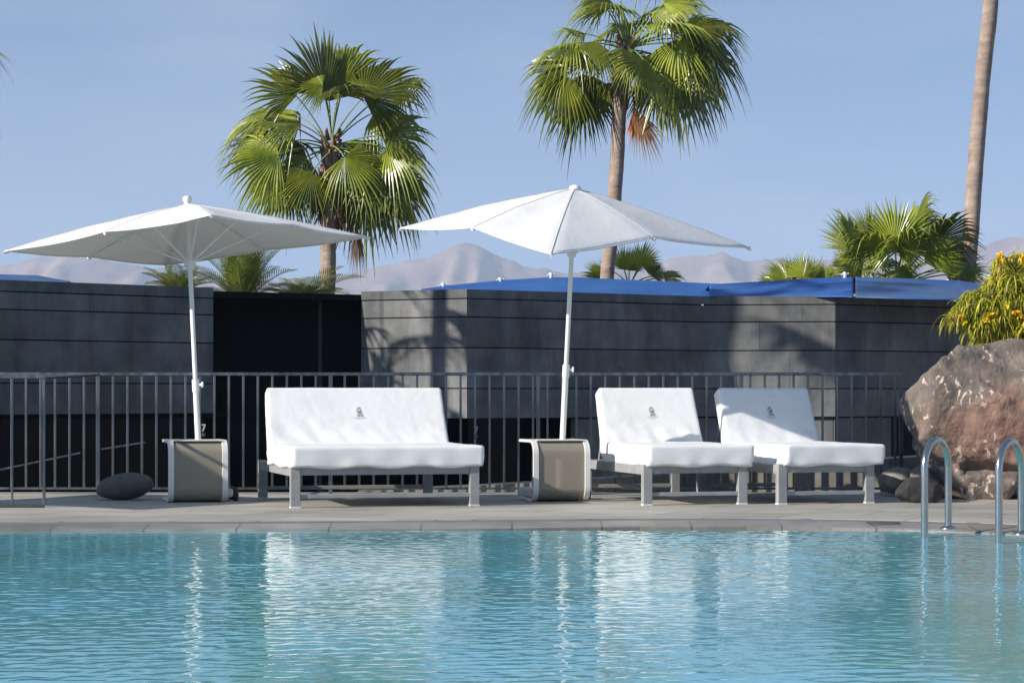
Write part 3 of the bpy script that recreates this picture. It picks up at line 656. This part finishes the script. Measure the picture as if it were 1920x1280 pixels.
# ------------------------------------------------------------------ palms
def fan_leaf(mb, pet, tint, pt_, org, hast, fwd, nrm, Rb, rr, droop=.35, span=125, nseg=32, split=.62, pr=.011, segw=1.0, fold=.42, tone=None):
    """pleated fan blade: org crown point, hast blade base, fwd blade direction, nrm blade upper side"""
    fwd = fwd.normalized(); nrm = (nrm - fwd * nrm.dot(fwd)).normalized(); side = fwd.cross(nrm)
    span *= SPAN if span < 140 else 1; split = split * rr.uniform(.84, 1.05)
    c1 = org.lerp(hast, .5) + Vector((0, 0, .14 * (hast - org).length)) 
    pp = []
    for k in range(9):
        s = k / 8; pp.append(org * (1 - s) ** 2 + c1 * 2 * s * (1 - s) + hast * s * s)
    pet.tube(pp, [pr * (1.35 - .6 * k / 8) for k in range(9)], 5); 
    St = [0, .12, .3, split, .66, .8, .92, 1.0]
    tv = rr.random() ** .8
    if tone is not None: tv = tone
    for i in range(nseg):
        ph = R(-span + 2 * span * (i + .5) / nseg); da = R(2 * span / nseg) * segw
        a = abs(ph) / R(span)
        Ls = Rb * (.93 - .30 * a ** 1.6) * rr.uniform(.86, 1.06)
        dirv = fwd * math.cos(ph) + side * math.sin(ph)
        tw = rr.uniform(-.05, .05); dr = (droop + .06) * rr.uniform(.6, 1.7) * (1.5 if rr.random() < .08 else 1); Ls *= .8 if rr.random() < .07 else 1
        n0 = len(mb.v); cs_ = []
        for s in St:
            r_ = Ls * s; cosd = dirv
            p = hast + cosd * r_
            p = p - nrm * (fold * Ls * a * s * s)                       # sides fold back
            q = max(0, s - split * .8)
            p = p + side * (tw * q * Ls) ; p = p + Vector((0, 0, -1)) * (dr * Ls * q * q * 1.9)
            if s <= split: w_ = r_ * math.tan(da / 2) * 1.02
            else: w_ = Ls * split * math.tan(da / 2) * max(.06, (1 - (s - split) / (1 - split)))
            perp = (side * math.cos(ph) - fwd * math.sin(ph))
            pl = nrm * (.45 * w_)
            cs_ += [p - perp * w_ - pl, p + pl, p + perp * w_ - pl]
        fs = []
        for k in range(len(St) - 1):
            for j in range(2): a_ = 3 * k + j; fs.append((a_, a_ + 1, a_ + 4, a_ + 3))
        mb.add(cs_, fs, False); pt_ += [min(1, max(0, tv + rr.uniform(-.15, .15)))] * len(cs_)
    tint.append(tv)
SPAN = .86
def palm(name, label, D, trunk_px, trunk_w, crown_px, leaves, nrand, seed, rmean=1.0, cat='palm tree', group=None, dead=None, boots=1.2, up_only=False, rand_r=(.75, 1.25), world=None, spread=1.0):
    rr = random.Random(seed)
    O = world if world else P(crown_px[0], crown_px[1], D)
    s = F / D; base = Vector((O.x, O.y, -3))
    if trunk_px:
        tp = [P(x, y, D) for x, y in trunk_px]; tp.insert(0, Vector((tp[0].x - (tp[1].x - tp[0].x) * .8, D, -3.0)))
    else: tp = [Vector((O.x, O.y, -3)), O]
    t = empty(name, (tp[0].x, tp[0].y, -3), 0, label=label, cat=cat, group=group); off_ = Vector((tp[0].x, tp[0].y, -3))
    # trunk with faint rings
    pts = []; rs = []
    fine = []
    for a, b_ in zip(tp, tp[1:]):
        L = (b_ - a).length; k = max(2, int(L / .07))
        for i in range(k): fine.append(a.lerp(b_, i / k))
    fine.append(tp[-1]); nF = len(fine)
    for _ in range(12): fine = [fine[0]] + [(fine[i - 1] + fine[i] * 2 + fine[i + 1]) / 4 for i in range(1, nF - 1)] + [fine[-1]]
    for i, p in enumerate(fine):
        f = i / (nF - 1); r_ = (trunk_w[0] + (trunk_w[1] - trunk_w[0]) * f) / s / 2
        r_ *= 1 + .05 * noise.noise(Vector((i * .45, seed, 0))) + .025 * noise.noise(Vector((i * 1.7, seed, 3)))
        pts.append(p - off_ + Vector((.02 * noise.noise(Vector((i * .08, seed, 1))), 0, 0))); rs.append(r_)
    m = MB(); m.tube(pts, rs, 20); m.build('trunk', M['trunk'], t)
    if leaves is None and not nrand: return t
    mb = MB(); pet = MB(); tint = []; pt_ = []
    Ol = O - off_
    for L in leaves or []:
        hx, hy, dx, dz, Rb, face, dy = L[:7]; kw = L[7] if len(L) > 7 else {}
        hl = Vector(((hx - crown_px[0]) / s, dy, -(hy - crown_px[1]) / s)) + Ol
        fwd = Vector((dx, rr.uniform(-.25, .1), dz)).normalized()
        nn = Vector((0, 0, 1)) * (1 - face) + Vector((rr.uniform(-.15, .15), -1, .15)) * face
        fan_leaf(mb, pet, tint, pt_, Ol + Vector((rr.uniform(-.05, .05), rr.uniform(-.05, .05), rr.uniform(-.05, .05))), hl, fwd, nn, Rb * rmean, rr, **kw)
    for i in range(nrand):
        az = i * 2.399 + rr.uniform(-.3, .3); el = R(rr.uniform(5, 75)) if up_only else R(-38 + 118 * ((i + .5) / nrand) ** 1.1)
        plen = rr.uniform(*rand_r) * rmean * spread
        d0 = Vector((math.cos(az) * math.cos(el), math.sin(az) * math.cos(el), math.sin(el)))
        hl = Ol + d0 * plen + Vector((0, 0, -.10 * plen))
        e2 = el - R(rr.uniform(25, 50)) if not up_only else el - R(5)
        fwd = Vector((math.cos(az) * math.cos(e2), math.sin(az) * math.cos(e2), math.sin(e2)))
        up_ = Vector((0, 0, 1)); nn = up_ + Vector((math.cos(az), math.sin(az), 0)) * rr.uniform(.1, .8) * (-1 if el > 0 else 1) + Vector((rr.uniform(-.4, .4), rr.uniform(-.4, .4), 0))
        fan_leaf(mb, pet, tint, pt_, Ol, hl, fwd, nn, rr.uniform(.85, 1.1) * rmean, rr, droop=rr.uniform(.3, .6), nseg=34)
    mb.tint = pt_
    cr_ = mb.build('crown', M['leaf'], t, fix=False); pet.build('leaf_stalks', M['petiole'], cr_, fix=False)
    # leaf-base boots
    if boots:
        m = MB(); k = int(26 * boots)
        for i in range(k):
            f = i / k; az = i * 2.4; c = Ol + Vector((0, 0, .16 - .95 * boots * (1 - f) * .8))
            idx = min(range(len(pts)), key=lambda q: abs(pts[q].z - c.z)); c = Vector((pts[idx].x, pts[idx].y, c.z)); rt = rs[idx]
            o1 = c + Vector((math.cos(az), math.sin(az), 0)) * rt * .8; o2 = o1 + Vector((math.cos(az) * .06, math.sin(az) * .06, .14 + .05 * rr.random())); 
            m.tube([o1, o2], [.045, .02], 6)
        m.build('leaf_bases', M['boot'], t)
    if dead:
        for (hx, hy, dx, dz, Rb, mt_, kw) in dead:
            mb = MB(); pet = MB(); p2 = []
            hl = Vector(((hx - crown_px[0]) / s, -.1, -(hy - crown_px[1]) / s)) + Ol
            fan_leaf(mb, pet, [], p2, hl + Vector((-.05, .05, .35)), hl, Vector((dx, -.05, dz)), Vector((.2, -1, .1)), Rb, rr, **kw)
            mb.tint = p2; mb.add(pet.v, pet.f, True); p2 += [.3] * len(pet.v); mb.build('dead_frond', M[mt_], t, fix=False)
    return t
def z1(x, y): return (380 + x / 2.371, 20 + y / 2.371)
def z2(x, y): return (940 + x / 2.37, y / 2.37)
def z3(x, y): return (1400 + x / 2.287, y / 2.287)
def LF(z, x, y, dx, dz, Rb, face, dy, **kw): a = z(x, y); return (a[0], a[1], dx, dz, Rb, face, dy, kw)
c1 = z1(570, 610)
leaves1 = [
 LF(z1, 552, 385, -.1, 1, 1.28, .15, -.15, span=95, droop=.12), LF(z1, 560, 400, .1, 1, 1.0, .7, .1, span=80, droop=.1), LF(z1, 600, 370, .55, 1, 1.05, .75, .05, span=85, droop=.25), LF(z1, 620, 330, .3, .95, 1.15, .5, .25, span=100, droop=.5),
 LF(z1, 425, 392, -.8, .55, .98, .8, -.3, span=95, droop=.32), LF(z1, 722, 398, .85, .5, 1.12, .85, -.35, span=110, droop=.35), LF(z1, 540, 345, -.75, .1, .62, .8, -.3, span=110, droop=.2),
 LF(z1, 440, 512, -.9, .15, 1.05, .45, -.2, span=90, droop=.45), LF(z1, 405, 450, -.9, .1, 1.1, .35, .3, span=110, droop=.75),
 LF(z1, 290, 590, -.9, .12, .95, .55, .0, span=100, droop=.5), LF(z1, 348, 652, -.85, -.15, 1.05, .75, -.4, span=115, droop=.45),
 LF(z1, 330, 720, -.55, -.65, .95, .5, .1, span=110, droop=.5), LF(z1, 380, 740, -.35, -.9, .95, .5, .3, span=110, droop=.4),
 LF(z1, 497, 738, -.35, -.85, .85, .85, -.5, span=110, droop=.25), LF(z1, 640, 665, .55, -.6, .95, .8, -.5, span=110, droop=.35),
 LF(z1, 815, 560, .75, .3, .92, .7, -.1, span=125, droop=.6), LF(z1, 822, 615, .6, -.35, 1.0, .5, -.1, span=110, droop=.6), LF(z1, 740, 690, .7, -.5, 1.05, .6, -.25, span=110, droop=.45),
 LF(z1, 800, 745, .35, -.8, 1.1, .5, .1, span=115, droop=.5), LF(z1, 700, 770, .25, -.9, 1.15, .55, .1, span=110, droop=.4), LF(z1, 850, 700, .5, -.7, 1.05, .4, .3, span=110, droop=.6),
 LF(z1, 860, 330, .8, .1, .8, .5, .2, span=110, droop=.8), LF(z1, 250, 470, -.6, -.3, .9, .4, .3, span=110, droop=.7), LF(z1, 760, 440, .7, -.2, 1.0, .4, .35, span=110, droop=.7),
 LF(z1, 450, 640, -.7, -.5, .95, .5, .4, span=110, droop=.6), LF(z1, 690, 560, .1, -1, .7, .3, .6, span=110, droop=.3), LF(z1, 620, 760, .1, -1, 1.0, .6, .35, span=100, droop=.3)]
palm('fan_palm', 'full crowned fan palm standing behind the left parasol', 36, [(613, 548), (616, 430), (620, 330), (620, 285)], (25, 30), c1, leaves1, 3, 5, rmean=.97, boots=1.9,
     group='fan palms behind the wall', dead=[(*z1(688, 965), .05, -1, .85, 'dead', dict(span=22, droop=.1, nseg=16)), (*z1(530, 800), -.2, -1, .62, 'dead', dict(span=30, droop=.1, nseg=14)), (*z1(612, 830), .15, -1, .62, 'dead', dict(span=26, droop=.1, nseg=14))])
c2 = z2(560, 225)
leaves2 = [
 LF(z2, 375, 150, -.9, .25, .72, .25, 0, span=95, droop=.9), LF(z2, 415, 200, -.25, -1, .85, .6, -.4, span=80, droop=.15), LF(z2, 290, 318, -.85, .2, .82, .6, -.1, span=120, droop=.7),
 LF(z2, 285, 345, -.6, -.6, .95, .6, -.2, span=115, droop=.55), LF(z2, 340, 360, -.1, -1, 1.0, .5, .2, span=110, droop=.35), LF(z2, 480, 365, -.1, -1, .62, .6, .1, span=90, droop=.2),
 LF(z2, 580, 268, .1, -1, .68, .85, -.5, span=100, droop=.15), LF(z2, 772, 195, .45, -.75, .95, .85, -.5, span=115, droop=.3), LF(z2, 830, 150, .9, -.05, 1.05, .6, -.2, span=110, droop=.7), LF(z2, 810, 165, .8, .1, .75, .85, -.55, span=90, droop=.4),
 LF(z2, 760, 320, .45, -.8, 1.1, .5, .1, span=115, droop=.5), LF(z2, 850, 300, .5, -.75, 1.05, .5, .1, span=110, droop=.5), LF(z2, 700, 330, .3, -.9, .95, .5, .3, span=100, droop=.3),
 LF(z2, 720, 20, .9, .3, .95, .6, -.1, span=110, droop=.6), LF(z2, 840, 90, .95, -.1, 1.1, .4, .2, span=110, droop=.8), LF(z2, 450, 15, -.75, .1, .62, .5, 0, span=100, droop=.9),
 LF(z2, 520, -40, -.3, .9, .9, .6, 0, span=90, droop=.4), LF(z2, 610, -60, .3, 1, 1.0, .6, 0, span=90, droop=.4), LF(z2, 690, -50, .7, .6, 1.0, .5, .2, span=100, droop=.6),
 LF(z2, 590, 125, -.5, .1, .55, .5, .3, span=110, droop=.6), LF(z2, 650, 235, .7, -.3, .8, .4, .4, span=100, droop=.5), LF(z2, 900, 210, .6, -.6, 1.0, .5, .1, span=110, droop=.7),
 LF(z2, 410, 330, -.3, -.7, .7, .5, .3, span=100, droop=.5), LF(z2, 250, 340, -.7, -.4, .65, .4, .3, span=110, droop=.7)]
palm('fan_palm', 'leaning fan palm with an orange dead frond behind the right parasol', 36, [(1139, 525), (1152, 380), (1159, 250), (1165, 130), (1173, 98)], (25, 27), c2, leaves2, 10, 8,
     group='fan palms behind the wall', boots=1.4, dead=[(*z2(592, 490), .42, -1, .95, 'dead', dict(span=38, droop=.12, nseg=24, fold=.1)), (*z2(590, 485), .30, -1, .62, 'rust', dict(span=42, droop=.03, nseg=14, split=.8, fold=.05))])
palm('bare_palm_trunk', 'tall bare palm trunk rising out of the picture at the right', 34, [(1813, 530), (1821, 430), (1833, 250), (1850, 80), (1857, 0), (1875, -400)], (33, 27), (1876, -420), None, 26, 3, group='fan palms behind the wall', boots=1)
# low fan palms seen over the wall
c3 = z3(640, 1230)
leaves3 = [LF(z3, 612, 1062, .05, 1, .92, .95, -.5, span=150, droop=.02, nseg=50, split=.66, tone=1, fold=.12), LF(z3, 455, 1085, -.5, .9, .9, .6, -.3, span=60, droop=.03, tone=.9), LF(z3, 530, 1040, -.15, 1, .8, .5, 0, span=60, droop=.03),
 LF(z3, 735, 1135, .85, .5, .85, .8, -.55, span=70, droop=.05, tone=1, fold=.2), LF(z3, 720, 1060, .6, .8, .72, .6, -.2, span=80, droop=.05), LF(z3, 830, 1150, .9, .35, .75, .6, -.1, span=100, droop=.2), LF(z3, 800, 1090, .5, .8, .72, .5, .2, span=90, droop=.1),
 LF(z3, 860, 1160, .95, -.1, .6, .5, 0, span=100, droop=.5), LF(z3, 640, 1150, .2, -.4, .6, .7, -.3, span=100, droop=.2), LF(z3, 500, 1160, -.6, .3, .7, .6, .1, span=110, droop=.2), LF(z3, 680, 1080, .3, 1, .85, .3, .3, span=90, droop=.1),
 LF(z3, 560, 1090, -.2, .9, .9, .4, .4, span=100, droop=.1), LF(z3, 930, 1150, .8, .6, .55, .5, .2, span=100, droop=.2), LF(z3, 900, 1180, .95, .2, .62, .6, -.2, span=95, droop=.35), LF(z3, 860, 1100, .8, .55, .66, .55, .1, span=90, droop=.1), LF(z3, 470, 1130, -.4, .8, .6, .6, -.2, span=80, droop=.05)]
palm('low_fan_palm', 'low fan palm with a wide open frond above the blue awning at right', 34, None, (30, 30), c3, leaves3, 9, 12, cat='palm tree', group='low fan palms behind the wall', boots=0, up_only=True, rmean=.85)
c4 = z3(230, 1270)
leaves4 = [LF(z3, 165, 1200, -.6, .5, .62, .7, -.2, span=100, droop=.05), LF(z3, 230, 1190, .0, 1, .55, .7, -.3, span=110, droop=.05), LF(z3, 280, 1200, .5, .8, .55, .6, -.1, span=100, droop=.05), LF(z3, 120, 1210, -.95, .2, .4, .6, 0, span=100, droop=.2),
 LF(z3, 200, 1190, -.3, .9, .55, .5, .2, span=100, droop=.05), LF(z3, 150, 1215, -.9, .35, .55, .6, .1, span=100, droop=.1, tone=.8), LF(z3, 250, 1210, .2, .9, .6, .6, .2, span=110, droop=.05), LF(z3, 310, 1215, .8, .5, .5, .6, -.1, span=100, droop=.1, tone=.9)]
palm('low_fan_palm', 'low fan palm left of the wide open one, just over the blue awning', 34, None, (20, 20), c4, leaves4, 0, 22, group='low fan palms behind the wall', boots=0, up_only=True, rmean=.8)
c4 = z3(400, 1260)
palm('low_fan_palm', 'small pale fan palm squeezed between the two larger low fan palms', 35, None, (20, 20), c4, [LF(z3, 395, 1150, -.1, 1, .5, .7, -.2, span=90, droop=.05), LF(z3, 365, 1180, -.7, .7, .5, .6, -.1, span=90, droop=.05), LF(z3, 430, 1140, .2, 1, .5, .5, 0, span=80, droop=.05)], 3, 25, group='low fan palms behind the wall', boots=0, up_only=True, rmean=.5)
def z5(x, y): return (720 + x / 2.667, 330 + y / 2.667)
c5 = z5(1230, 560)
leaves5 = [LF(z5, 1080, 510, -.7, .45, .50, .85, -.2, span=100, droop=.1, tone=1), LF(z5, 1195, 470, -.1, 1, .60, .8, -.3, span=75, droop=.03, tone=1), LF(z5, 1270, 460, .35, .9, .62, .8, -.3, span=75, droop=.1, tone=1), LF(z5, 1290, 450, .7, .5, .45, .7, 0, span=100, droop=.3),
 LF(z5, 1400, 510, .8, .1, .5, .6, -.1, span=110, droop=.4), LF(z5, 1230, 470, .1, .9, .5, .5, .2, span=100, droop=.1), LF(z5, 1140, 470, -.5, .7, .4, .5, .2, span=100, droop=.1), LF(z5, 1340, 500, .5, .6, .4, .6, .1, span=100, droop=.2)]
palm('low_fan_palm', 'low fan palm behind the leaning trunk under the right parasol', 38, None, (20, 20), c5, leaves5, 0, 31, group='low fan palms behind the wall', boots=0, up_only=True, rmean=.86)
# palms beyond the left edge: fronds peep into the frame and their shade dapples the wall
palm('fan_palm', 'fan palm at the left edge, only its frond tips in view', 24.9, None, (34, 30), (0, 0), None, 9, 41, group='fan palms behind the wall', world=Vector((-6.92, 24.7, 4.0)), spread=1.0, rmean=1.0)
palm('fan_palm', 'tall fan palm standing beyond the left edge of the view', 24.9, None, (34, 30), (0, 0), None, 8, 43, group='fan palms behind the wall', world=Vector((-7.1, 23.9, 7.6)), rmean=1.02)

# feather-leaved palms
def feather_palm(label, c_px, D, fronds, seed, scale=1.0):
    rr = random.Random(seed); O = P(c_px[0], c_px[1], D); base = Vector((O.x, O.y, -3)); t = empty('feather_palm', base, 0, label=label, cat='palm tree', group='feather palms behind the wall')
    Ol = O - base; m = MB(); m.tube([(0, 0, 0), Ol * .5, Ol], [.2, .18, .2], 14); m.build('trunk', M['trunk'], t)
    mb = MB(); tint = []; st = MB()
    for az, el, L in fronds:
        az = R(az); el = R(el); d = Vector((math.cos(az) * math.cos(el), -math.sin(az) * math.cos(el), math.sin(el))); L *= scale
        pts = []; p = Ol.copy(); dd = d.copy(); K = 26
        for k in range(K + 1):
            pts.append(p.copy()); dd = (dd + Vector((0, 0, -.022 - .02 * k / K))).normalized(); p = p + dd * (L / K)
        st.tube(pts, [.012 * (1.2 - k / K) for k in range(K + 1)], 5)
        tv = rr.random()
        for k in range(3, K + 1):
            for h in (0,):
                a = pts[k].lerp(pts[min(K, k + 1)], h); tdir = (pts[k] - pts[k - 1]).normalized(); sd_ = tdir.cross(Vector((0, 0, 1)))
                if sd_.length < .05: sd_ = Vector((1, 0, 0))
                sd_.normalize(); u_ = sd_.cross(tdir)
                f = k / K; ll = L * .40 * math.sin(math.pi * min(1, .12 + f * .86)) ** .7 * rr.uniform(.85, 1.1)
                for sg in (-1, 1):
                    dv = (tdir * .62 + sd_ * sg * .85 + u_ * .25).normalized(); wv = tdir * .0085 * scale; e = a + dv * ll + Vector((0, 0, -.12 * ll)); mi = a + dv * ll * .5 + u_ * .004
                    mb.add([a - wv * .6, a + wv * .6, mi + wv, e, mi - wv], [(0, 1, 2, 4), (4, 2, 3)]); tint += [min(1, max(0, tv + rr.uniform(-.2, .2)))] * 5
    mb.tint = tint; cr_ = mb.build('crown', M['leaf2'], t, fix=False); st.build('leaf_stalks', M['petiole'], cr_, fix=False)
def fr(seed, n, lo=20, hi=85, l0=.8, l1=1.1):
    rr = random.Random(seed); return [(i * 137.5 + rr.uniform(-15, 15), rr.uniform(lo, hi), rr.uniform(l0, l1)) for i in range(n)]
feather_palm('dense feather palm showing over the dark doorway right of the left parasol pole', (455, 572), 35, [(170, 62, .95), (150, 75, .95), (120, 80, .9), (60, 74, 1.0), (35, 66, 1.05), (20, 48, .9), (160, 50, .8), (90, 85, .9), (10, 40, .75), (75, 70, .95)] + fr(2, 20, 25, 80, .65, .95), 51, 1.12)
feather_palm('feather palm peeping out under the left parasol canopy', (335, 556), 35, [(165, 70, .75), (175, 55, .65), (185, 30, .5), (40, 40, .6), (30, 20, .5), (90, 60, .6)] + fr(3, 12, 20, 60, .45, .65), 52, 1.05)
feather_palm('low arching feather palm at the foot of the full crowned fan palm', (565, 572), 35.2, [(12, 42, .95), (0, 30, .6), (20, 55, .8), (175, 40, .6), (160, 30, .55), (30, 30, .8), (5, 25, .65)] + fr(4, 16, 20, 60, .5, .75), 53, 1.12)

# ------------------------------------------------------------------ blue awnings over the roof
def awning(label, top, bot, D0, D1, mats, seed, fittings=()):
    """top and bot: photo outline of the cloth's ridge and lower hem"""
    t = empty('blue_awning', (0, D1, 1.9), 0, label=label, cat='awning', group='blue awnings over the roof')
    off_ = t.location
    xs0 = sorted(set([p[0] for p in top] + [p[0] for p in bot])); x0, x1 = xs0[0], xs0[-1]; N = 60; K = 8
    tx, ty = zip(*top); bx, by = zip(*bot); vs = []
    for i in range(N + 1):
        x = x0 + (x1 - x0) * i / N; a = P(x, float(np.interp(x, bx, by)), D0 + .4 * math.sin(x * .01)); b_ = P(x, float(np.interp(x, tx, ty)), D1)
        for k in range(K + 1):
            f = k / K; p = a.lerp(b_, f); p.z -= .05 * 4 * f * (1 - f) * (b_.z - a.z); vs.append(tuple(p - off_))
        c = Vector(b_); c.y += 2.0; c.z = 2.0 if c.z < 2.2 else c.z - .12; vs.append(tuple(c - off_))
    W = K + 2; fs = [(i * W + k, (i + 1) * W + k, (i + 1) * W + k + 1, i * W + k + 1) for i in range(N) for k in range(W - 1)]
    m = MB(); m.add(vs, fs, True); o = m.build('cloth', mats, t); s_ = o.modifiers.new('s', 'SOLIDIFY'); s_.thickness = .006
    for fx, fy in fittings:
        p = P(fx, fy, D1 - .02) - off_
        m = MB(); m.tube([p + Vector((0, 0, -.03)), p + Vector((0, 0, .0)), p + Vector((.0, 0, .03)), p + Vector((0, 0, .055))], [.03, .022, .034, .02], 10); m.tube([p + Vector((-.05, -.02, .02)), p + Vector((.05, .0, .035))], .012, 6); m.build('fitting', M['white'], t)
    for x in (x0 + 60, (x0 + x1) / 2, x1 - 60):
        m = MB(); a = P(x, float(np.interp(x, tx, ty)), D1 + .05) - off_; m.tube([(a.x, a.y, .05), (a.x, a.y, a.z - .03)], .03, 8); m.build('support_post', M['steel'], t)
awning('long blue awning with three white fittings above the middle of the wall', [(790, 541.5), (840, 535), (900, 529), (960, 524), (1030, 519.5), (1080, 520), (1200, 525), (1330, 531), (1420, 534)], [(790, 546), (940, 548), (1040, 552), (1200, 558), (1330, 562), (1420, 560)], 30.1, 31.2, M['blue'], 1,
       [(831, 538), (938, 528), (1033, 519)])
awning('blue awning peaking under the low fan palms at right', [(1330, 533), (1420, 528), (1500, 523), (1583, 519), (1600, 519)], [(1330, 556), (1450, 556), (1583, 556), (1600, 557)], 28.75, 30.2, M['blue'], 2, [(1584, 518)])
awning('faded grey blue awning at right running down behind the flowering shrub', [(1604, 519), (1700, 522), (1800, 526), (1850, 534), (1900, 548)], [(1604, 557), (1700, 560), (1800, 562), (1850, 563), (1900, 566)], 28.7, 30.1, M['bluegrey'], 3)
awning('low strip of blue awning over the wall at the far left', [(-200, 512), (0, 514), (70, 516), (112, 524), (130, 527)], [(-200, 526), (0, 527), (112, 531), (130, 531)], 26.6, 27.6, M['bluegrey'], 4)

# white house far right
h = empty('white_house', (P(1840, 530, 60).x, 60, -3), 0, label='small white house roofline glimpsed behind the flowering shrub', cat='house')
m = MB(); zt_ = P(0, 515, 60).z + 3; m.box(-.35, 1.1, 0, 3, 0, zt_ - .12); m.build('wall', M['hwhite'], h)
m = MB(); m.box(-.45, 1.2, -.1, 3.1, zt_ - .12, zt_ - .03); m.box(-.4, 1.15, -.05, 3.05, zt_ - .03, zt_); m.build('roof', M['hwhite'], h)

# ------------------------------------------------------------------ flowering shrub on the boulder
sh = empty('flowering_shrub', (4.25, 19.75, 1.0), 0, label='lime leaved shrub with orange yellow flowers spilling over the boulder', cat='shrub'); so = Vector((4.25, 19.75, 1.0))
rr = random.Random(9); lv = MB(); lt = []; st = MB(); fl = MB(); pk = MB()
def leaf_strip(mb, tt, p, d, L, w_, droop, tv):
    d = d.normalized(); sd_ = d.cross(Vector((rr.uniform(-1, 1), rr.uniform(-1, 1), rr.uniform(-.3, 1)))).normalized(); vs = []
    q = p.copy(); dd = d.copy(); K = 5
    for k in range(K + 1):
        ww = w_ * (math.sin(math.pi * (.12 + .83 * k / K))) * .5; vs += [q - sd_ * ww, q + sd_ * ww]; dd = (dd + Vector((0, 0, -droop))).normalized(); q = q + dd * (L / K)
    mb.add(vs, [(2 * k, 2 * k + 1, 2 * k + 3, 2 * k + 2) for k in range(K)]); 
    if tt is not None: tt += [tv] * len(vs)
def blob(c, r, n_):
    for _ in range(n_):
        v = Vector((rr.gauss(0, 1), rr.gauss(0, 1), rr.gauss(0, 1))).normalized() * r * rr.uniform(.5, 1.05); p = c + Vector((v.x, v.y, v.z * .8))
        leaf_strip(lv, lt, p, Vector((v.x, v.y, v.z + .3 * r)) + Vector((rr.uniform(-.1, .1), rr.uniform(-.1, .1), 0)), rr.uniform(.07, .14), rr.uniform(.007, .015), .5, rr.random())
D_ = 19.45
def Q(px, py, dy=0): return P(px, py, D_ + dy) - so
blobs = [(1845, 575, .13), (1880, 590, .16), (1920, 560, .18), (1960, 590, .2), (1850, 615, .12), (1885, 630, .14), (1925, 620, .16), (1815, 580, .10), (1800, 592, .07), (1832, 560, .09), (1862, 545, .11), (1880, 520, .09), (1850, 598, .13), (1900, 530, .12), (1930, 500, .10), (1878, 490, .06), (1912, 488, .06), (1960, 520, .16), (1990, 560, .2), (1895, 560, .12), (1950, 640, .15), (1840, 640, .07), (1870, 650, .08)]
for bx_, by_, r_ in blobs:
    for k in range(2): blob(Q(bx_ + rr.uniform(-6, 6), by_, rr.uniform(-.05, .35)), r_, int(2700 * r_))
    c = Q(bx_, by_, .1); root = Vector((.1, .1, .15)); st.tube([root, root.lerp(c, .5) + Vector((0, 0, .08)), c], [.012, .008, .004], 6)
# drooping needle bundles
for tx_, ty_, ln, n_, pnk in [(1778, 590, .24, 16, 1), (1783, 598, .26, 10, 0), (1800, 585, .20, 10, 1), (1845, 560, .22, 12, 0), (1838, 562, .18, 8, 0), (1900, 515, .28, 18, 0), (1888, 540, .25, 12, 0), (1905, 525, .22, 12, 0), (1845, 605, .25, 14, 1), (1838, 610, .24, 9, 0), (1885, 600, .25, 12, 0), (1815, 620, .16, 8, 0), (1880, 498, .16, 12, 1), (1873, 500, .12, 8, 1), (1868, 560, .2, 10, 0), (1820, 570, .15, 8, 1), (1795, 600, .15, 8, 0), (1930, 590, .2, 12, 0)]:
    c = Q(tx_, ty_, -.12); st.tube([c + Vector((.28, .12, .03)), c + Vector((.14, .04, .07)), c], [.006, .005, .003], 5)
    pk = MB()
    for k in range(n_):
        d = Vector((rr.uniform(-.75, .45), rr.uniform(-.5, .5), rr.uniform(-.2, .6)))
        (leaf_strip(pk, None, c, d, ln * rr.uniform(.5, .8), .009, .55, 0) if pnk and k % 2 else leaf_strip(lv, lt, c, d, ln * rr.uniform(.7, 1.05), .012, .6, rr.uniform(.5, 1)))
    if pk.v: pk.build('faded_bract', M['pinkbract'], sh, fix=False)
for fx, fy, r_ in [(1876, 476, .035), (1868, 486, .03), (1880, 484, .03), (1914, 482, .04), (1920, 488, .04), (1804, 592, .03), (1808, 604, .025), (1856, 592, .045), (1850, 598, .035), (1905, 585, .04), (1914, 592, .035), (1890, 572, .03), (1930, 600, .04), (1896, 486, .02)]:
    c = Q(fx, fy, -.18); fl = MB()
    for k in range(10):
        d = Vector((rr.gauss(0, 1), rr.gauss(0, 1) - .6, rr.gauss(0, 1))); leaf_strip(fl, None, c, d, r_ * 1.2, r_ * .6, .2, 0)
    fl.build('flower', M['flower'], sh, fix=False)
lv.tint = lt; lo = lv.build('foliage', M['fleaf'], sh, fix=False); st.build('branches', M['twig'], sh, fix=False)

# ------------------------------------------------------------------ haze
hz = MB(); hz.box(-2900, 2900, -900, 6200, -4.6, 420); hm = bpy.data.materials.new('haze'); hm.use_nodes = True; n = hm.node_tree.nodes
n.remove(n['Principled BSDF']); pv = n.new('ShaderNodeVolumePrincipled'); pv.inputs['Color'].default_value = (.66, .80, 1.0, 1); pv.inputs['Density'].default_value = .0002
hm.node_tree.links.new(pv.outputs[0], n['Material Output'].inputs['Volume'])
tag(hz.build('haze', hm), kind='stuff')
